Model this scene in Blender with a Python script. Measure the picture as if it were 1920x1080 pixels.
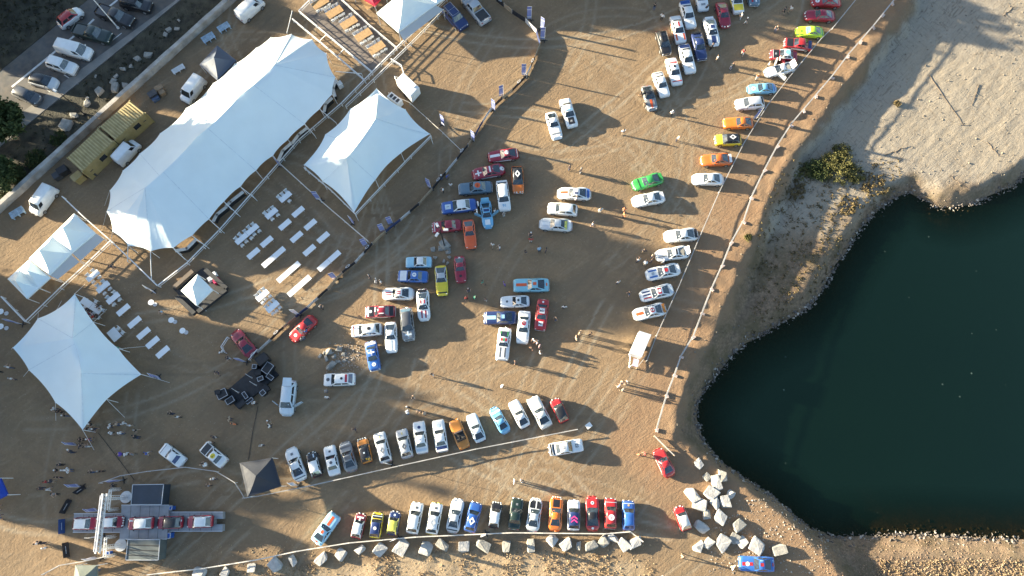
import bpy, bmesh, math, random
import numpy as np
from mathutils import Vector, Matrix
from mathutils.bvhtree import BVHTree
for o in list(bpy.data.objects): bpy.data.objects.remove(o)
S = bpy.context.scene
COL = S.collection
R = math.radians
RNG = random.Random(11)

# ---------------- camera: a drone hovering 89 m up, tilted 15.5 degrees off the vertical
CAM_H, TILT, FPX = 89.0, R(15.5), 1300.0
cam = bpy.data.cameras.new('camera'); camo = bpy.data.objects.new('camera', cam); COL.objects.link(camo)
camo.location = (0, 0, CAM_H); camo.rotation_euler = (TILT, 0, 0)
cam.sensor_width = 36.0; cam.lens = 36.0*FPX/1920.0; cam.clip_start = 0.5; cam.clip_end = 3000
S.camera = camo
# ---------------- sky and sun (low sun from the left)
SUN_EL = R(12.3); SUN_AZ = math.atan2(-0.970, 0.243)     # clockwise from +Y
w = bpy.data.worlds.new('World'); S.world = w; w.use_nodes = True
nt = w.node_tree; bg = nt.nodes['Background']
sky = nt.nodes.new('ShaderNodeTexSky'); sky.sky_type = 'NISHITA'; sky.sun_disc = False
sky.sun_elevation = SUN_EL; sky.sun_rotation = SUN_AZ; sky.air_density = 1.0; sky.dust_density = 1.0; sky.ozone_density = 1.6
nt.links.new(sky.outputs[0], bg.inputs[0]); bg.inputs[1].default_value = 0.073
sun = bpy.data.lights.new('sun', 'SUN'); sun.energy = 5.0; sun.angle = R(0.7); sun.color = (1.0, 0.88, 0.64)
suno = bpy.data.objects.new('sun', sun); COL.objects.link(suno)
SD = Vector((math.sin(SUN_AZ)*math.cos(SUN_EL), math.cos(SUN_AZ)*math.cos(SUN_EL), math.sin(SUN_EL)))
suno.rotation_euler = SD.to_track_quat('Z', 'Y').to_euler(); suno.location = SD*200
vs = S.view_settings; vs.view_transform = 'Standard'; vs.look = 'None'; vs.gamma = 1.0; vs.exposure = 2.4
S.render.engine = 'CYCLES'

# ---------------- helpers
def P(px, py, z=0.0):
    """photograph pixel -> place on the level z"""
    a = (px-960.0)/FPX; b = (540.0-py)/FPX
    d = (a, math.sin(TILT)+b*math.cos(TILT), -math.cos(TILT)+b*math.sin(TILT))
    k = (z-CAM_H)/d[2]
    return Vector((d[0]*k, d[1]*k, z))
MATS = {}
def nn(nt, t, **kw):
    n = nt.nodes.new(t)
    for k, v in kw.items(): setattr(n, k, v)
    return n
def mat(name, col, rough=0.6, var=0.12, scale=3.0, metal=0.0, coat=0.0, bump=0.0, bscale=20.0, spec=0.5, dust=0.0):
    """plain procedural surface: base colour with grain, optional dust and relief"""
    key = (name,)
    if key in MATS: return MATS[key]
    m = bpy.data.materials.new(name); m.use_nodes = True; t = m.node_tree; b = t.nodes['Principled BSDF']
    tc = nn(t, 'ShaderNodeTexCoord'); no = nn(t, 'ShaderNodeTexNoise'); no.inputs['Scale'].default_value = scale; no.inputs['Detail'].default_value = 6
    t.links.new(tc.outputs['Object'], no.inputs['Vector'])
    mr = nn(t, 'ShaderNodeMapRange'); mr.inputs[1].default_value = 0.3; mr.inputs[2].default_value = 0.7
    mr.inputs[3].default_value = 1-var; mr.inputs[4].default_value = 1+var
    t.links.new(no.outputs[0], mr.inputs[0])
    mx = nn(t, 'ShaderNodeMix', data_type='RGBA', blend_type='MULTIPLY'); mx.inputs[0].default_value = 1
    mx.inputs[6].default_value = (*col, 1); t.links.new(mr.outputs[0], mx.inputs[7])
    out = mx.outputs[2]
    if dust:
        n2 = nn(t, 'ShaderNodeTexNoise'); n2.inputs['Scale'].default_value = 1.3; n2.inputs['Detail'].default_value = 5
        t.links.new(tc.outputs['Object'], n2.inputs['Vector'])
        m2 = nn(t, 'ShaderNodeMapRange'); m2.inputs[1].default_value = .35; m2.inputs[2].default_value = .75; m2.inputs[3].default_value = 0; m2.inputs[4].default_value = dust
        t.links.new(n2.outputs[0], m2.inputs[0])
        x2 = nn(t, 'ShaderNodeMix', data_type='RGBA'); t.links.new(m2.outputs[0], x2.inputs[0]); t.links.new(out, x2.inputs[6]); x2.inputs[7].default_value = (.33, .25, .17, 1)
        out = x2.outputs[2]
    t.links.new(out, b.inputs['Base Color'])
    b.inputs['Roughness'].default_value = rough; b.inputs['Metallic'].default_value = metal; b.inputs['Coat Weight'].default_value = coat
    b.inputs['Specular IOR Level'].default_value = spec
    if bump:
        n3 = nn(t, 'ShaderNodeTexNoise'); n3.inputs['Scale'].default_value = bscale; n3.inputs['Detail'].default_value = 8
        t.links.new(tc.outputs['Object'], n3.inputs['Vector'])
        bp = nn(t, 'ShaderNodeBump'); bp.inputs['Distance'].default_value = bump; bp.inputs['Strength'].default_value = 1
        t.links.new(n3.outputs[0], bp.inputs['Height']); t.links.new(bp.outputs[0], b.inputs['Normal'])
    MATS[key] = m
    return m
class MB:
    def __init__(s): s.v = []; s.f = []; s.m = []
    def add(s, vs, fs, mi=0):
        b = len(s.v); s.v += [tuple(v) for v in vs]; s.f += [tuple(b+i for i in f) for f in fs]; s.m += [mi]*len(fs)
    def box(s, c, d, rz=0.0, mi=0, taper=1.0):
        x, y, z = d[0]/2, d[1]/2, d[2]/2; cs, sn = math.cos(rz), math.sin(rz); vs = []
        for k in (-1, 1):
            q = taper if k > 0 else 1.0
            for (a, b) in ((-1, -1), (1, -1), (1, 1), (-1, 1)):
                px, py = a*x*q, b*y*q
                vs.append((c[0]+px*cs-py*sn, c[1]+px*sn+py*cs, c[2]+k*z))
        s.add(vs, [(3, 2, 1, 0), (4, 5, 6, 7), (0, 1, 5, 4), (1, 2, 6, 5), (2, 3, 7, 6), (3, 0, 4, 7)], mi)
    def tube(s, p, q, r, r2=None, n=8, mi=0):
        p = Vector(p); q = Vector(q); r2 = r if r2 is None else r2
        d = (q-p).normalized(); a = d.orthogonal().normalized(); b = d.cross(a)
        vs = []
        for (c, rr) in ((p, r), (q, r2)):
            for i in range(n):
                t = 2*math.pi*i/n; vs.append(c+(a*math.cos(t)+b*math.sin(t))*rr)
        s.add(vs, [(i, (i+1) % n, n+(i+1) % n, n+i) for i in range(n)]+[tuple(range(n-1, -1, -1)), tuple(range(n, 2*n))], mi)
    def prism(s, pts, z0, z1, mi=0):
        n = len(pts); vs = [(p[0], p[1], z0) for p in pts]+[(p[0], p[1], z1) for p in pts]
        ar = sum(pts[i][0]*pts[(i+1) % n][1]-pts[(i+1) % n][0]*pts[i][1] for i in range(n))
        fs = [tuple(range(n-1, -1, -1)), tuple(range(n, 2*n))]+[(i, (i+1) % n, n+(i+1) % n, n+i) for i in range(n)]
        if ar < 0: fs = [tuple(reversed(f)) for f in fs]
        s.add(vs, fs, mi)
    def mesh(s, name, smooth=False, slots=1):
        me = bpy.data.meshes.new(name); me.from_pydata(s.v, [], s.f)
        me.polygons.foreach_set('material_index', s.m)
        if smooth: me.polygons.foreach_set('use_smooth', [True]*len(s.f))
        for _ in range(slots): me.materials.append(None)
        me.update(); return me
def put(name, me, mats=None, parent=None, loc=None, rz=None):
    o = bpy.data.objects.new(name, me); COL.objects.link(o)
    if mats is not None:
        if not isinstance(mats, (list, tuple)): mats = [mats]
        for i, m in enumerate(mats):
            o.material_slots[i].link = 'OBJECT'; o.material_slots[i].material = m
    if parent: o.parent = parent
    if loc is not None: o.location = loc
    if rz is not None: o.rotation_euler = (0, 0, rz)
    return o
def tag(o, label, cat=None, group=None, kind=None):
    if label: o['label'] = label
    if cat: o['category'] = cat
    if group: o['group'] = group
    if kind: o['kind'] = kind
    return o
def thing(name, label, cat, loc=(0, 0, 0), rz=0.0, group=None):
    o = bpy.data.objects.new(name, None); COL.objects.link(o); o.location = loc; o.rotation_euler = (0, 0, rz)
    o.empty_display_size = 0.2
    return tag(o, label, cat, group)
def part(name, mb, m, parent, smooth=False):
    ms = m if isinstance(m, (list, tuple)) else [m]
    return put(name, mb.mesh(name, smooth, len(ms)), ms, parent)
def ang(p, q): return math.atan2(q[1]-p[1], q[0]-p[0])
def lerp(a, b, t): return a+(b-a)*t
def pl(tab, u):
    for (a, b), (c, d) in zip(tab, tab[1:]):
        if u <= c: return b+(d-b)*(u-a)/(c-a) if c > a else d
    return tab[-1][1]

WHITE = mat('white_pvc', (.80, .80, .78), .45, .04, .6)
STEEL = mat('galvanised_steel', (.55, .56, .57), .4, .1, 4, metal=.5)
WPAINT = mat('white_painted_metal', (.74, .74, .72), .5, .1, 2, dust=.15)
BLACK = mat('black_matt', (.018, .018, .02), .6, .2, 2)
DKGREY = mat('dark_grey', (.05, .05, .055), .6, .2, 2)
TYRE = mat('tyre_rubber', (.02, .02, .02), .8)
RIM = mat('wheel_rim', (.45, .45, .46), .35, metal=.7)
GLASS = mat('car_glass', (.022, .03, .038), .06, .2, 2, coat=.5, spec=.8)
CHROME = mat('bumper_chrome', (.5, .5, .5), .25, metal=.9)
LAMP = mat('lamp_glass', (.75, .75, .70), .15, spec=.8)
REDLAMP = mat('tail_lamp', (.35, .02, .02), .2)
INTER = mat('cabin_interior', (.025, .022, .02), .7, .3, 6)
WOOD = mat('table_wood', (.42, .26, .12), .6, .2, 3)
# ---------------- terrain: plateau, bank and lake
WATER_Z = -3.2
EDGE = [(1720, -420), (1684, 0), (1612, 92), (1512, 222), (1455, 312), (1408, 405), (1352, 545), (1284, 672), (1246, 770), (1246, 838), (1318, 880), (1400, 930), (1468, 985), (1528, 1046), (1562, 1100), (1600, 1500), (3400, 1500), (3400, -420)]
SHORE = [(2600, 200), (1990, 290), (1922, 332), (1900, 352), (1868, 366), (1840, 380), (1812, 388), (1780, 394), (1752, 390), (1735, 378), (1718, 370), (1704, 362), (1688, 368), (1660, 385), (1630, 412), (1606, 448), (1590, 470), (1570, 498), (1548, 540), (1526, 570), (1498, 592), (1450, 618), (1400, 646), (1362, 686), (1330, 722), (1310, 752), (1308, 785), (1322, 832), (1350, 868), (1398, 900), (1446, 932), (1486, 966), (1520, 992), (1562, 1004), (1640, 1001), (1720, 999), (1800, 1003), (1860, 1005), (1922, 1008), (2050, 1010), (2600, 1000)]
EDGEW = [P(x, y)[:2] for x, y in EDGE]
SHOREW = [P(x, y, WATER_Z)[:2] for x, y in SHORE]
def sdist(X, Y, poly):
    """signed distance to a closed polygon, positive inside"""
    best = np.full(X.shape, 1e9); ins = np.zeros(X.shape, bool); n = len(poly)
    for i in range(n):
        ax, ay = poly[i]; bx, by = poly[(i+1) % n]
        dx, dy = bx-ax, by-ay; t = np.clip(((X-ax)*dx+(Y-ay)*dy)/(dx*dx+dy*dy+1e-12), 0, 1)
        best = np.minimum(best, np.hypot(X-ax-t*dx, Y-ay-t*dy))
        c = ((ay > Y) != (by > Y)) & (X < (bx-ax)*(Y-ay)/((by-ay) if by != ay else 1e-9)+ax); ins ^= c
    return np.where(ins, best, -best)
_r = np.random.RandomState(3)
_TAB = _r.rand(256, 256)
def vnoise(X, Y, s):
    x = X/s; y = Y/s; i = np.floor(x).astype(int); j = np.floor(y).astype(int); fx = x-i; fy = y-j
    fx = fx*fx*(3-2*fx); fy = fy*fy*(3-2*fy); i &= 255; j &= 255; i1 = (i+1) & 255; j1 = (j+1) & 255
    return (_TAB[i, j]*(1-fx)+_TAB[i1, j]*fx)*(1-fy)+(_TAB[i, j1]*(1-fx)+_TAB[i1, j1]*fx)*fy-.5
def sst(x): x = np.clip(x, 0, 1); return x*x*(3-2*x)
def sp(a, b, d0, far, grow):
    xs = list(np.arange(a, b, d0)); s = d0; v = xs[-1]
    while v < far: s *= grow; v += s; xs.append(v)
    s = d0; v = xs[0]; pre = []
    while v > -far: s *= grow; v -= s; pre.append(v)
    return np.array(pre[::-1]+xs)
WALLA, WALLB = P(-40, 432), P(470, -28)           # the low white wall that cuts off the car park
def height(X, Y, detail=True):
    dE = sdist(X, Y, EDGEW); dS = -sdist(X, Y, SHOREW)
    wob = vnoise(X, Y, 2.6)*1.1+vnoise(X, Y, .9)*.5
    low = sst((dE-1.1+wob)/3.2); near = 1-sst((dS+wob*.4)/(1.7+.9*sst(dE/8)))
    z = -1.85*low*sst((dE+.6)/1.2)+.15*np.exp(-((dE-.5+wob*.6)/.8)**2)*(.4+1.2*vnoise(X, Y, 1.1))*sst((Y-2)/8)-1.40*near*sst((dE+.3)/2.0)
    lake = np.clip(-dS, 0, 20); z = np.where(dS < 0, -3.25-.42*lake, z)
    if detail:
        out = sst(dE/1.5)
        # furrows and heaps on the tipped sand, rubble on the bank
        u = (X*.80+Y*.6); v = (-X*.6+Y*.80)
        fur = np.abs(vnoise(u*.18, v, .8))*.55+np.abs(vnoise(u, v*.30, 1.2))*.35+np.abs(vnoise(X*.8-Y*.6, (X*.6+Y*.8)*.15, .7))*.5
        rough = vnoise(X, Y, 6)*.35+fur*.62+vnoise(X, Y, .55)*.16+vnoise(X, Y, 1.7)*.12
        z = z+out*rough*.24*(.4+.6*sst(dS/2))*np.where(dS < -1, .2, 1)
        inn = 1-out
        z = z+inn*(vnoise(X, Y, .5)*.02+vnoise(X, Y, 2.2)*.018+vnoise(X, Y, 9)*.02-.022)
        # dry grass hummocks along the lower frame edge
        bx = sst((sdist(X, Y, GRASSW)+.3)/1.2); z = z+bx*(vnoise(X, Y, 1.3)*.10+vnoise(X, Y, .45)*.07+vnoise(X, Y, 4)*.22)
    # car park side of the wall lies a little lower
    nx, ny = -(WALLB-WALLA)[1], (WALLB-WALLA)[0]; L = math.hypot(nx, ny)
    side = ((X-WALLA[0])*nx+(Y-WALLA[1])*ny)/L
    z = z-.30*sst((side-.2)/1.2)
    return z, dE, dS
GRASSP = [(300, 1100), (420, 1080), (520, 1066), (640, 1062), (760, 1040), (860, 1032), (960, 1038), (1100, 1046), (1200, 1052), (1226, 1076), (1240, 1300), (250, 1300)]
GRASSW = [P(x, y)[:2] for x, y in GRASSP]
xs = sp(-84, 88, .30, 420, 1.12); ys = sp(-16, 76, .30, 420, 1.12)
GX, GY = np.meshgrid(xs, ys); GZ, gE, gS = height(GX, GY)
nx_, ny_ = len(xs), len(ys)
V = np.stack([GX.ravel(), GY.ravel(), GZ.ravel()], 1)
idx = np.arange(nx_*ny_).reshape(ny_, nx_)
F = np.stack([idx[:-1, :-1].ravel(), idx[:-1, 1:].ravel(), idx[1:, 1:].ravel(), idx[1:, :-1].ravel()], 1)
def npmesh(name, V, F, smooth=True):
    me = bpy.data.meshes.new(name); k = F.shape[1]
    me.vertices.add(len(V)); me.vertices.foreach_set('co', V.astype(np.float32).ravel())
    me.loops.add(F.size); me.loops.foreach_set('vertex_index', F.astype(np.int32).ravel())
    me.polygons.add(len(F)); me.polygons.foreach_set('loop_start', np.arange(0, F.size, k, dtype=np.int32))
    me.polygons.foreach_set('use_smooth', np.full(len(F), smooth)); me.update(); me.validate(); return me
gm = npmesh('ground', V, F)
at = gm.color_attributes.new('zone', 'FLOAT_COLOR', 'POINT')
wobz = vnoise(GX, GY, 3)*2.2+vnoise(GX, GY, 1)*1.0
sand = sst((gE-1.5+wobz)/2.2)*np.clip(np.maximum(sst((GY-.30*(GX-40)-30+wobz*1.5)/7), .0)+.30*sst((gE-9+wobz)/3), .0, 1)
bankc = sst((gE-1.0+wobz)/2.0)*(1-sand)
red = sst((gE+7.5+wobz*1.4)/3.5)*(1-sst((gE-1.8+wobz)/2.0))*.6          # reddish fill along the edge of the plateau
rub = np.maximum(sst((2.6-gS+wobz)/2.2)*sst((gE-1)/3), .85*bankc)
dry = sst((sdist(GX, GY, GRASSW)+.6+wobz*.5)/1.2)
zc = np.stack([sand, red, np.clip(rub, 0, 1), dry], -1).reshape(-1, 4).astype(np.float32)
at.data.foreach_set('color', zc.ravel())
# lanes worn by wheels: pairs of ruts along wandering paths
TRK = np.zeros(GX.shape, np.float32); rt = np.random.RandomState(21)
for _ in range(95):
    x, y = rt.uniform(-50, 28), rt.uniform(-8, 68); a = rt.choice([rt.uniform(0, 6.28), R(52), R(-15), R(232)])+rt.uniform(-.3, .3); kk = rt.uniform(-.06, .06); s_ = rt.uniform(.35, 1.0); sg = 1 if rt.rand() < .62 else -1
    pth = []
    for i in range(int(rt.uniform(25, 90))):
        x += math.cos(a)*.55; y += math.sin(a)*.55; a += kk*.55+rt.uniform(-.02, .02); pth.append((x, y, a))
    for x, y, a in pth:
        i0, i1 = np.searchsorted(xs, x-1.2), np.searchsorted(xs, x+1.2); j0, j1 = np.searchsorted(ys, y-1.2), np.searchsorted(ys, y+1.2)
        if i1-i0 < 2 or j1-j0 < 2: continue
        sx_, sy_ = GX[j0:j1, i0:i1]-x, GY[j0:j1, i0:i1]-y; al = sx_*math.cos(a)+sy_*math.sin(a); d_ = -sx_*math.sin(a)+sy_*math.cos(a)
        v_ = np.exp(-((np.abs(d_)-.72)/.20)**2)*np.exp(-(al/.5)**2)*s_*sg
        TRK[j0:j1, i0:i1] = np.where(np.abs(v_) > np.abs(TRK[j0:j1, i0:i1]), v_, TRK[j0:j1, i0:i1])
TRK *= (1-sst((gE+1)/2))
ta = gm.attributes.new('track', 'FLOAT', 'POINT'); ta.data.foreach_set('value', TRK.ravel())
def soil_material():
    m = bpy.data.materials.new('dry_soil'); m.use_nodes = True; t = m.node_tree; b = t.nodes['Principled BSDF']; L = t.links.new
    geo = nn(t, 'ShaderNodeNewGeometry'); pos = geo.outputs['Position']
    def noise(s, d=6, r=.6, src=pos, dist=0):
        n = nn(t, 'ShaderNodeTexNoise'); n.inputs['Scale'].default_value = s; n.inputs['Detail'].default_value = d; n.inputs['Roughness'].default_value = r; n.inputs['Distortion'].default_value = dist
        L(src, n.inputs['Vector']); return n.outputs[0]
    def ramp(f, *st):
        r = nn(t, 'ShaderNodeValToRGB'); L(f, r.inputs[0]); e = r.color_ramp.elements
        while len(e) < len(st): e.new(.5)
        for q, (p, c) in zip(e, st): q.position = p; q.color = (*c, 1) if len(c) == 3 else c
        return r.outputs[0]
    def mix(f, a, c, mode='MIX'):
        x = nn(t, 'ShaderNodeMix', data_type='RGBA', blend_type=mode)
        (L(f, x.inputs[0]) if not isinstance(f, float) else setattr(x.inputs[0], 'default_value', f))
        for s_, k in ((a, 6), (c, 7)):
            if isinstance(s_, tuple): x.inputs[k].default_value = (*s_, 1)
            else: L(s_, x.inputs[k])
        return x.outputs[2]
    def rng(f, a, c, lo=0., hi=1.):
        r = nn(t, 'ShaderNodeMapRange'); L(f, r.inputs[0])
        for k, v in zip((1, 2, 3, 4), (a, c, lo, hi)): r.inputs[k].default_value = v
        return r.outputs[0]
    zn = nn(t, 'ShaderNodeVertexColor', layer_name='zone'); sp_ = nn(t, 'ShaderNodeSeparateColor'); L(zn.outputs[0], sp_.inputs[0])
    big = noise(.045, 4, .6, dist=.8); mid = noise(.35, 8, .65); fine = noise(3.0, 8, .7)
    base = ramp(big, (.30, (0.246, 0.170, 0.105)), (.52, (0.290, 0.198, 0.115)), (.72, (0.333, 0.236, 0.144)))
    base = mix(rng(mid, .35, .7, 0, .55), base, (0.207, 0.140, 0.084))
    # compacted streaks left by tyres
    mp = nn(t, 'ShaderNodeMapping', vector_type='TEXTURE'); mp.inputs['Rotation'].default_value = (0, 0, R(38)); mp.inputs['Scale'].default_value = (2.86, 0.62, 1); L(pos, mp.inputs['Vector'])
    trk = noise(.55, 8, .66, mp.outputs[0], 1.6)
    base = mix(rng(trk, .52, .70, 0, .42), base, (0.380, 0.286, 0.183))
    mp2 = nn(t, 'ShaderNodeMapping', vector_type='TEXTURE'); mp2.inputs['Rotation'].default_value = (0, 0, R(-15)); mp2.inputs['Scale'].default_value = (2.50, 0.91, 1); L(pos, mp2.inputs['Vector'])
    trk2 = noise(.4, 8, .66, mp2.outputs[0], 2.0)
    base = mix(rng(trk2, .56, .72, 0, .35), base, (0.173, 0.120, 0.078))
    base = mix(rng(fine, .3, .7, .42, 0.), base, (0.130, 0.091, 0.059))
    pat = noise(.13, 6, .6, dist=1.2)
    base = mix(rng(pat, .50, .66, 0, .55), base, (0.188, 0.138, 0.089))
    base = mix(rng(pat, .36, .26, 0, .4), base, (0.368, 0.309, 0.217))
    spk = nn(t, 'ShaderNodeTexVoronoi'); spk.inputs['Scale'].default_value = 2.1; L(pos, spk.inputs['Vector'])
    base = mix(rng(spk.outputs['Distance'], .05, .12, .55, 0.), base, (0.450, 0.381, 0.297))
    ta_ = nn(t, 'ShaderNodeAttribute', attribute_name='track'); tn = nn(t, 'ShaderNodeMath', operation='MULTIPLY'); L(ta_.outputs['Fac'], tn.inputs[0]); L(rng(mid, .3, .6, .3, 1.), tn.inputs[1])
    base = mix(rng(tn.outputs[0], 0, 1, 0, .62), base, (0.400, 0.349, 0.259)); base = mix(rng(tn.outputs[0], 0, -1, 0, .5), base, (0.152, 0.114, 0.077))
    redc = mix(rng(mid, .3, .7), (0.240, 0.135, 0.077), (0.288, 0.188, 0.113))
    base = mix(sp_.outputs[1], base, redc)
    sandc = mix(rng(mid, .3, .7), (.345, .300, .240), (.295, .252, .198)); sandc = mix(rng(fine, .3, .62, .55, 0.), sandc, (.25, .20, .15))
    mp3 = nn(t, 'ShaderNodeMapping', vector_type='TEXTURE'); mp3.inputs['Rotation'].default_value = (0, 0, R(48)); mp3.inputs['Scale'].default_value = (3.33, 0.42, 1); L(pos, mp3.inputs['Vector']); sk = noise(1.1, 5, .55, mp3.outputs[0], 2.2)
    sandc = mix(rng(sk, .56, .63, 0, .8), sandc, (.17, .135, .10)); mp4 = nn(t, 'ShaderNodeMapping', vector_type='TEXTURE'); mp4.inputs['Rotation'].default_value = (0, 0, R(-52)); mp4.inputs['Scale'].default_value = (3.57, 0.50, 1); L(pos, mp4.inputs['Vector']); sk2 = noise(.9, 5, .55, mp4.outputs[0], 2.4)
    sandc = mix(rng(sk2, .57, .64, 0, .7), sandc, (.19, .15, .11))
    sandc = mix(rng(big, .4, .62, 0, .5), sandc, (.33, .27, .195))
    base = mix(sp_.outputs[0], base, sandc)
    rubc = mix(rng(fine, .35, .65), (.105, .074, .050), (.27, .185, .12)); rubc = mix(rng(mid, .46, .60, 0, .7), rubc, (.085, .070, .035))
    base = mix(sp_.outputs[2], base, rubc)
    dryc = mix(rng(fine, .3, .7), (.27, .19, .115), (.43, .325, .21)); dryc = mix(rng(mid, .5, .7, 0, .5), dryc, (.22, .155, .085))
    base = mix(zn.outputs[1], base, dryc)
    L(base, b.inputs['Base Color']); b.inputs['Roughness'].default_value = .95; b.inputs['Specular IOR Level'].default_value = .15
    bp = nn(t, 'ShaderNodeBump'); bp.inputs['Strength'].default_value = .9; bp.inputs['Distance'].default_value = .09
    hs = nn(t, 'ShaderNodeMath', operation='MULTIPLY_ADD'); L(fine, hs.inputs[0]); hs.inputs[1].default_value = .8; L(trk, hs.inputs[2])
    L(hs.outputs[0], bp.inputs['Height']); L(bp.outputs[0], b.inputs['Normal'])
    return m
gm.materials.append(soil_material())
ground = bpy.data.objects.new('ground', gm); COL.objects.link(ground); ground['kind'] = 'structure'
BV = BVHTree.FromPolygons([tuple(v) for v in V[::1]], [tuple(f) for f in F]) if False else None
_zx = xs; _zy = ys
def gz(x, y):
    i = int(np.clip(np.searchsorted(xs, x)-1, 0, nx_-2)); j = int(np.clip(np.searchsorted(ys, y)-1, 0, ny_-2))
    a = (x-xs[i])/(xs[i+1]-xs[i]); b = (y-ys[j])/(ys[j+1]-ys[j])
    return float((GZ[j, i]*(1-a)+GZ[j, i+1]*a)*(1-b)+(GZ[j+1, i]*(1-a)+GZ[j+1, i+1]*a)*b)
def G(px, py):
    """pixel -> standing place on the terrain"""
    z = 0.0
    for _ in range(4):
        p = P(px, py, z); z = gz(p.x, p.y)
    return Vector((p.x, p.y, z))
# ---------------- the lake
wx = np.arange(10, 170, .8); wy = np.arange(-24, 62, .8); WX, WY = np.meshgrid(wx, wy)
wd = sdist(WX, WY, SHOREW)
idx = np.arange(WX.size).reshape(WX.shape)
F = np.stack([idx[:-1, :-1].ravel(), idx[:-1, 1:].ravel(), idx[1:, 1:].ravel(), idx[1:, :-1].ravel()], 1)
F = F[(wd.ravel()[F] > -1.6).any(1)]
wm = npmesh('lake_water', np.stack([WX.ravel(), WY.ravel(), np.full(WX.size, WATER_Z)], 1), F)
at = wm.attributes.new('depth', 'FLOAT', 'POINT'); at.data.foreach_set('value', np.clip(.05+.42*wd, 0, 8).ravel().astype(np.float32))
m = bpy.data.materials.new('lake_water'); m.use_nodes = True; t = m.node_tree; b = t.nodes['Principled BSDF']; L = t.links.new
geo = nn(t, 'ShaderNodeNewGeometry'); n1 = nn(t, 'ShaderNodeTexNoise'); n1.inputs['Scale'].default_value = .035; n1.inputs['Detail'].default_value = 5; L(geo.outputs['Position'], n1.inputs['Vector'])
rp = nn(t, 'ShaderNodeValToRGB'); rp.color_ramp.elements[0].position = .3; rp.color_ramp.elements[0].color = (.0008, .0030, .0024, 1); rp.color_ramp.elements[1].position = .7; rp.color_ramp.elements[1].color = (.0013, .0048, .0030, 1)
L(n1.outputs[0], rp.inputs[0])
v = nn(t, 'ShaderNodeTexVoronoi'); v.inputs['Scale'].default_value = .42; L(geo.outputs['Position'], v.inputs['Vector'])     # flecks of floating scum
mr = nn(t, 'ShaderNodeMapRange'); L(v.outputs['Distance'], mr.inputs[0])
for k, q in zip((1, 2, 3, 4), (.02, .065, .35, 0)): mr.inputs[k].default_value = q
n3 = nn(t, 'ShaderNodeTexNoise'); n3.inputs['Scale'].default_value = .25; L(geo.outputs['Position'], n3.inputs['Vector'])
m3 = nn(t, 'ShaderNodeMapRange'); L(n3.outputs[0], m3.inputs[0]); m3.inputs[1].default_value = .45; m3.inputs[2].default_value = .6
ml = nn(t, 'ShaderNodeMath', operation='MULTIPLY'); L(mr.outputs[0], ml.inputs[0]); L(m3.outputs[0], ml.inputs[1])
x = nn(t, 'ShaderNodeMix', data_type='RGBA'); L(ml.outputs[0], x.inputs[0]); L(rp.outputs[0], x.inputs[6]); x.inputs[7].default_value = (.22, .30, .26, 1)
L(x.outputs[2], b.inputs['Base Color']); b.inputs['Roughness'].default_value = .12; b.inputs['IOR'].default_value = 1.42; b.inputs['Specular IOR Level'].default_value = 1.0; b.inputs['Specular Tint'].default_value = (.62, 1, .60, 1)
n2 = nn(t, 'ShaderNodeTexNoise'); n2.inputs['Scale'].default_value = .9; n2.inputs['Detail'].default_value = 4; L(geo.outputs['Position'], n2.inputs['Vector'])
bp = nn(t, 'ShaderNodeBump'); bp.inputs['Strength'].default_value = .12; bp.inputs['Distance'].default_value = .1; L(n2.outputs[0], bp.inputs['Height']); L(bp.outputs[0], b.inputs['Normal'])
ad = nn(t, 'ShaderNodeAttribute', attribute_name='depth')
md = nn(t, 'ShaderNodeMapRange'); L(ad.outputs['Fac'], md.inputs[0]); md.inputs[1].default_value = 0; md.inputs[2].default_value = 2.6; md.inputs[3].default_value = .30; md.inputs[4].default_value = 1
tr = nn(t, 'ShaderNodeBsdfTransparent'); tr.inputs[0].default_value = (.30, .26, .16, 1); ms = nn(t, 'ShaderNodeMixShader')
L(md.outputs[0], ms.inputs[0]); L(tr.outputs[0], ms.inputs[1]); L(b.outputs[0], ms.inputs[2]); L(ms.outputs[0], t.nodes['Material Output'].inputs[0])
wm.materials.append(m); lake = bpy.data.objects.new('lake_water', wm); COL.objects.link(lake); lake['kind'] = 'structure'
# ---------------- car park: road, pavement with kerb, verge
def sheet(name, pxs, z, thick, m, label=None):
    pts = [P(x, y, z)[:2] for x, y in pxs]; mb = MB(); mb.prism(pts, z-thick, z); o = part(name, mb, m, None); o['kind'] = 'structure'; return o
ASPH = mat('asphalt', (.105, .10, .095), .9, .25, .35, bump=.01, bscale=30, dust=.25)
PAVE = mat('pavement_concrete', (.24, .22, .195), .9, .2, .5, bump=.01, bscale=25)
VERGE = mat('verge_grass_soil', (.050, .044, .028), .95, .6, .7, bump=.08, bscale=5)
sheet('road', [(-160, 225), (165, -40), (390, -90), (430, -60), (345, -5), (20, 245), (-160, 360)], -.22, .3, ASPH)
sheet('pavement', [(10, 233), (330, 0), (420, -60), (470, -60), (352, -12), (30, 250), (-60, 320), (-160, 395), (-160, 345)], -.12, .4, PAVE)
sheet('far_verge', [(-160, 180), (-160, 262), (173, -8), (260, -80), (-160, -80)], -.17, .3, VERGE)
sheet('verge', [(32, 251), (354, -11), (470, -64), (478, -56), (440, -10), (340, 85), (240, 172), (120, 280), (0, 382), (-160, 505), (-160, 400)], -.15, .3, VERGE)
LINE = mat('road_paint', (.62, .62, .60), .8, .2, 2)
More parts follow.
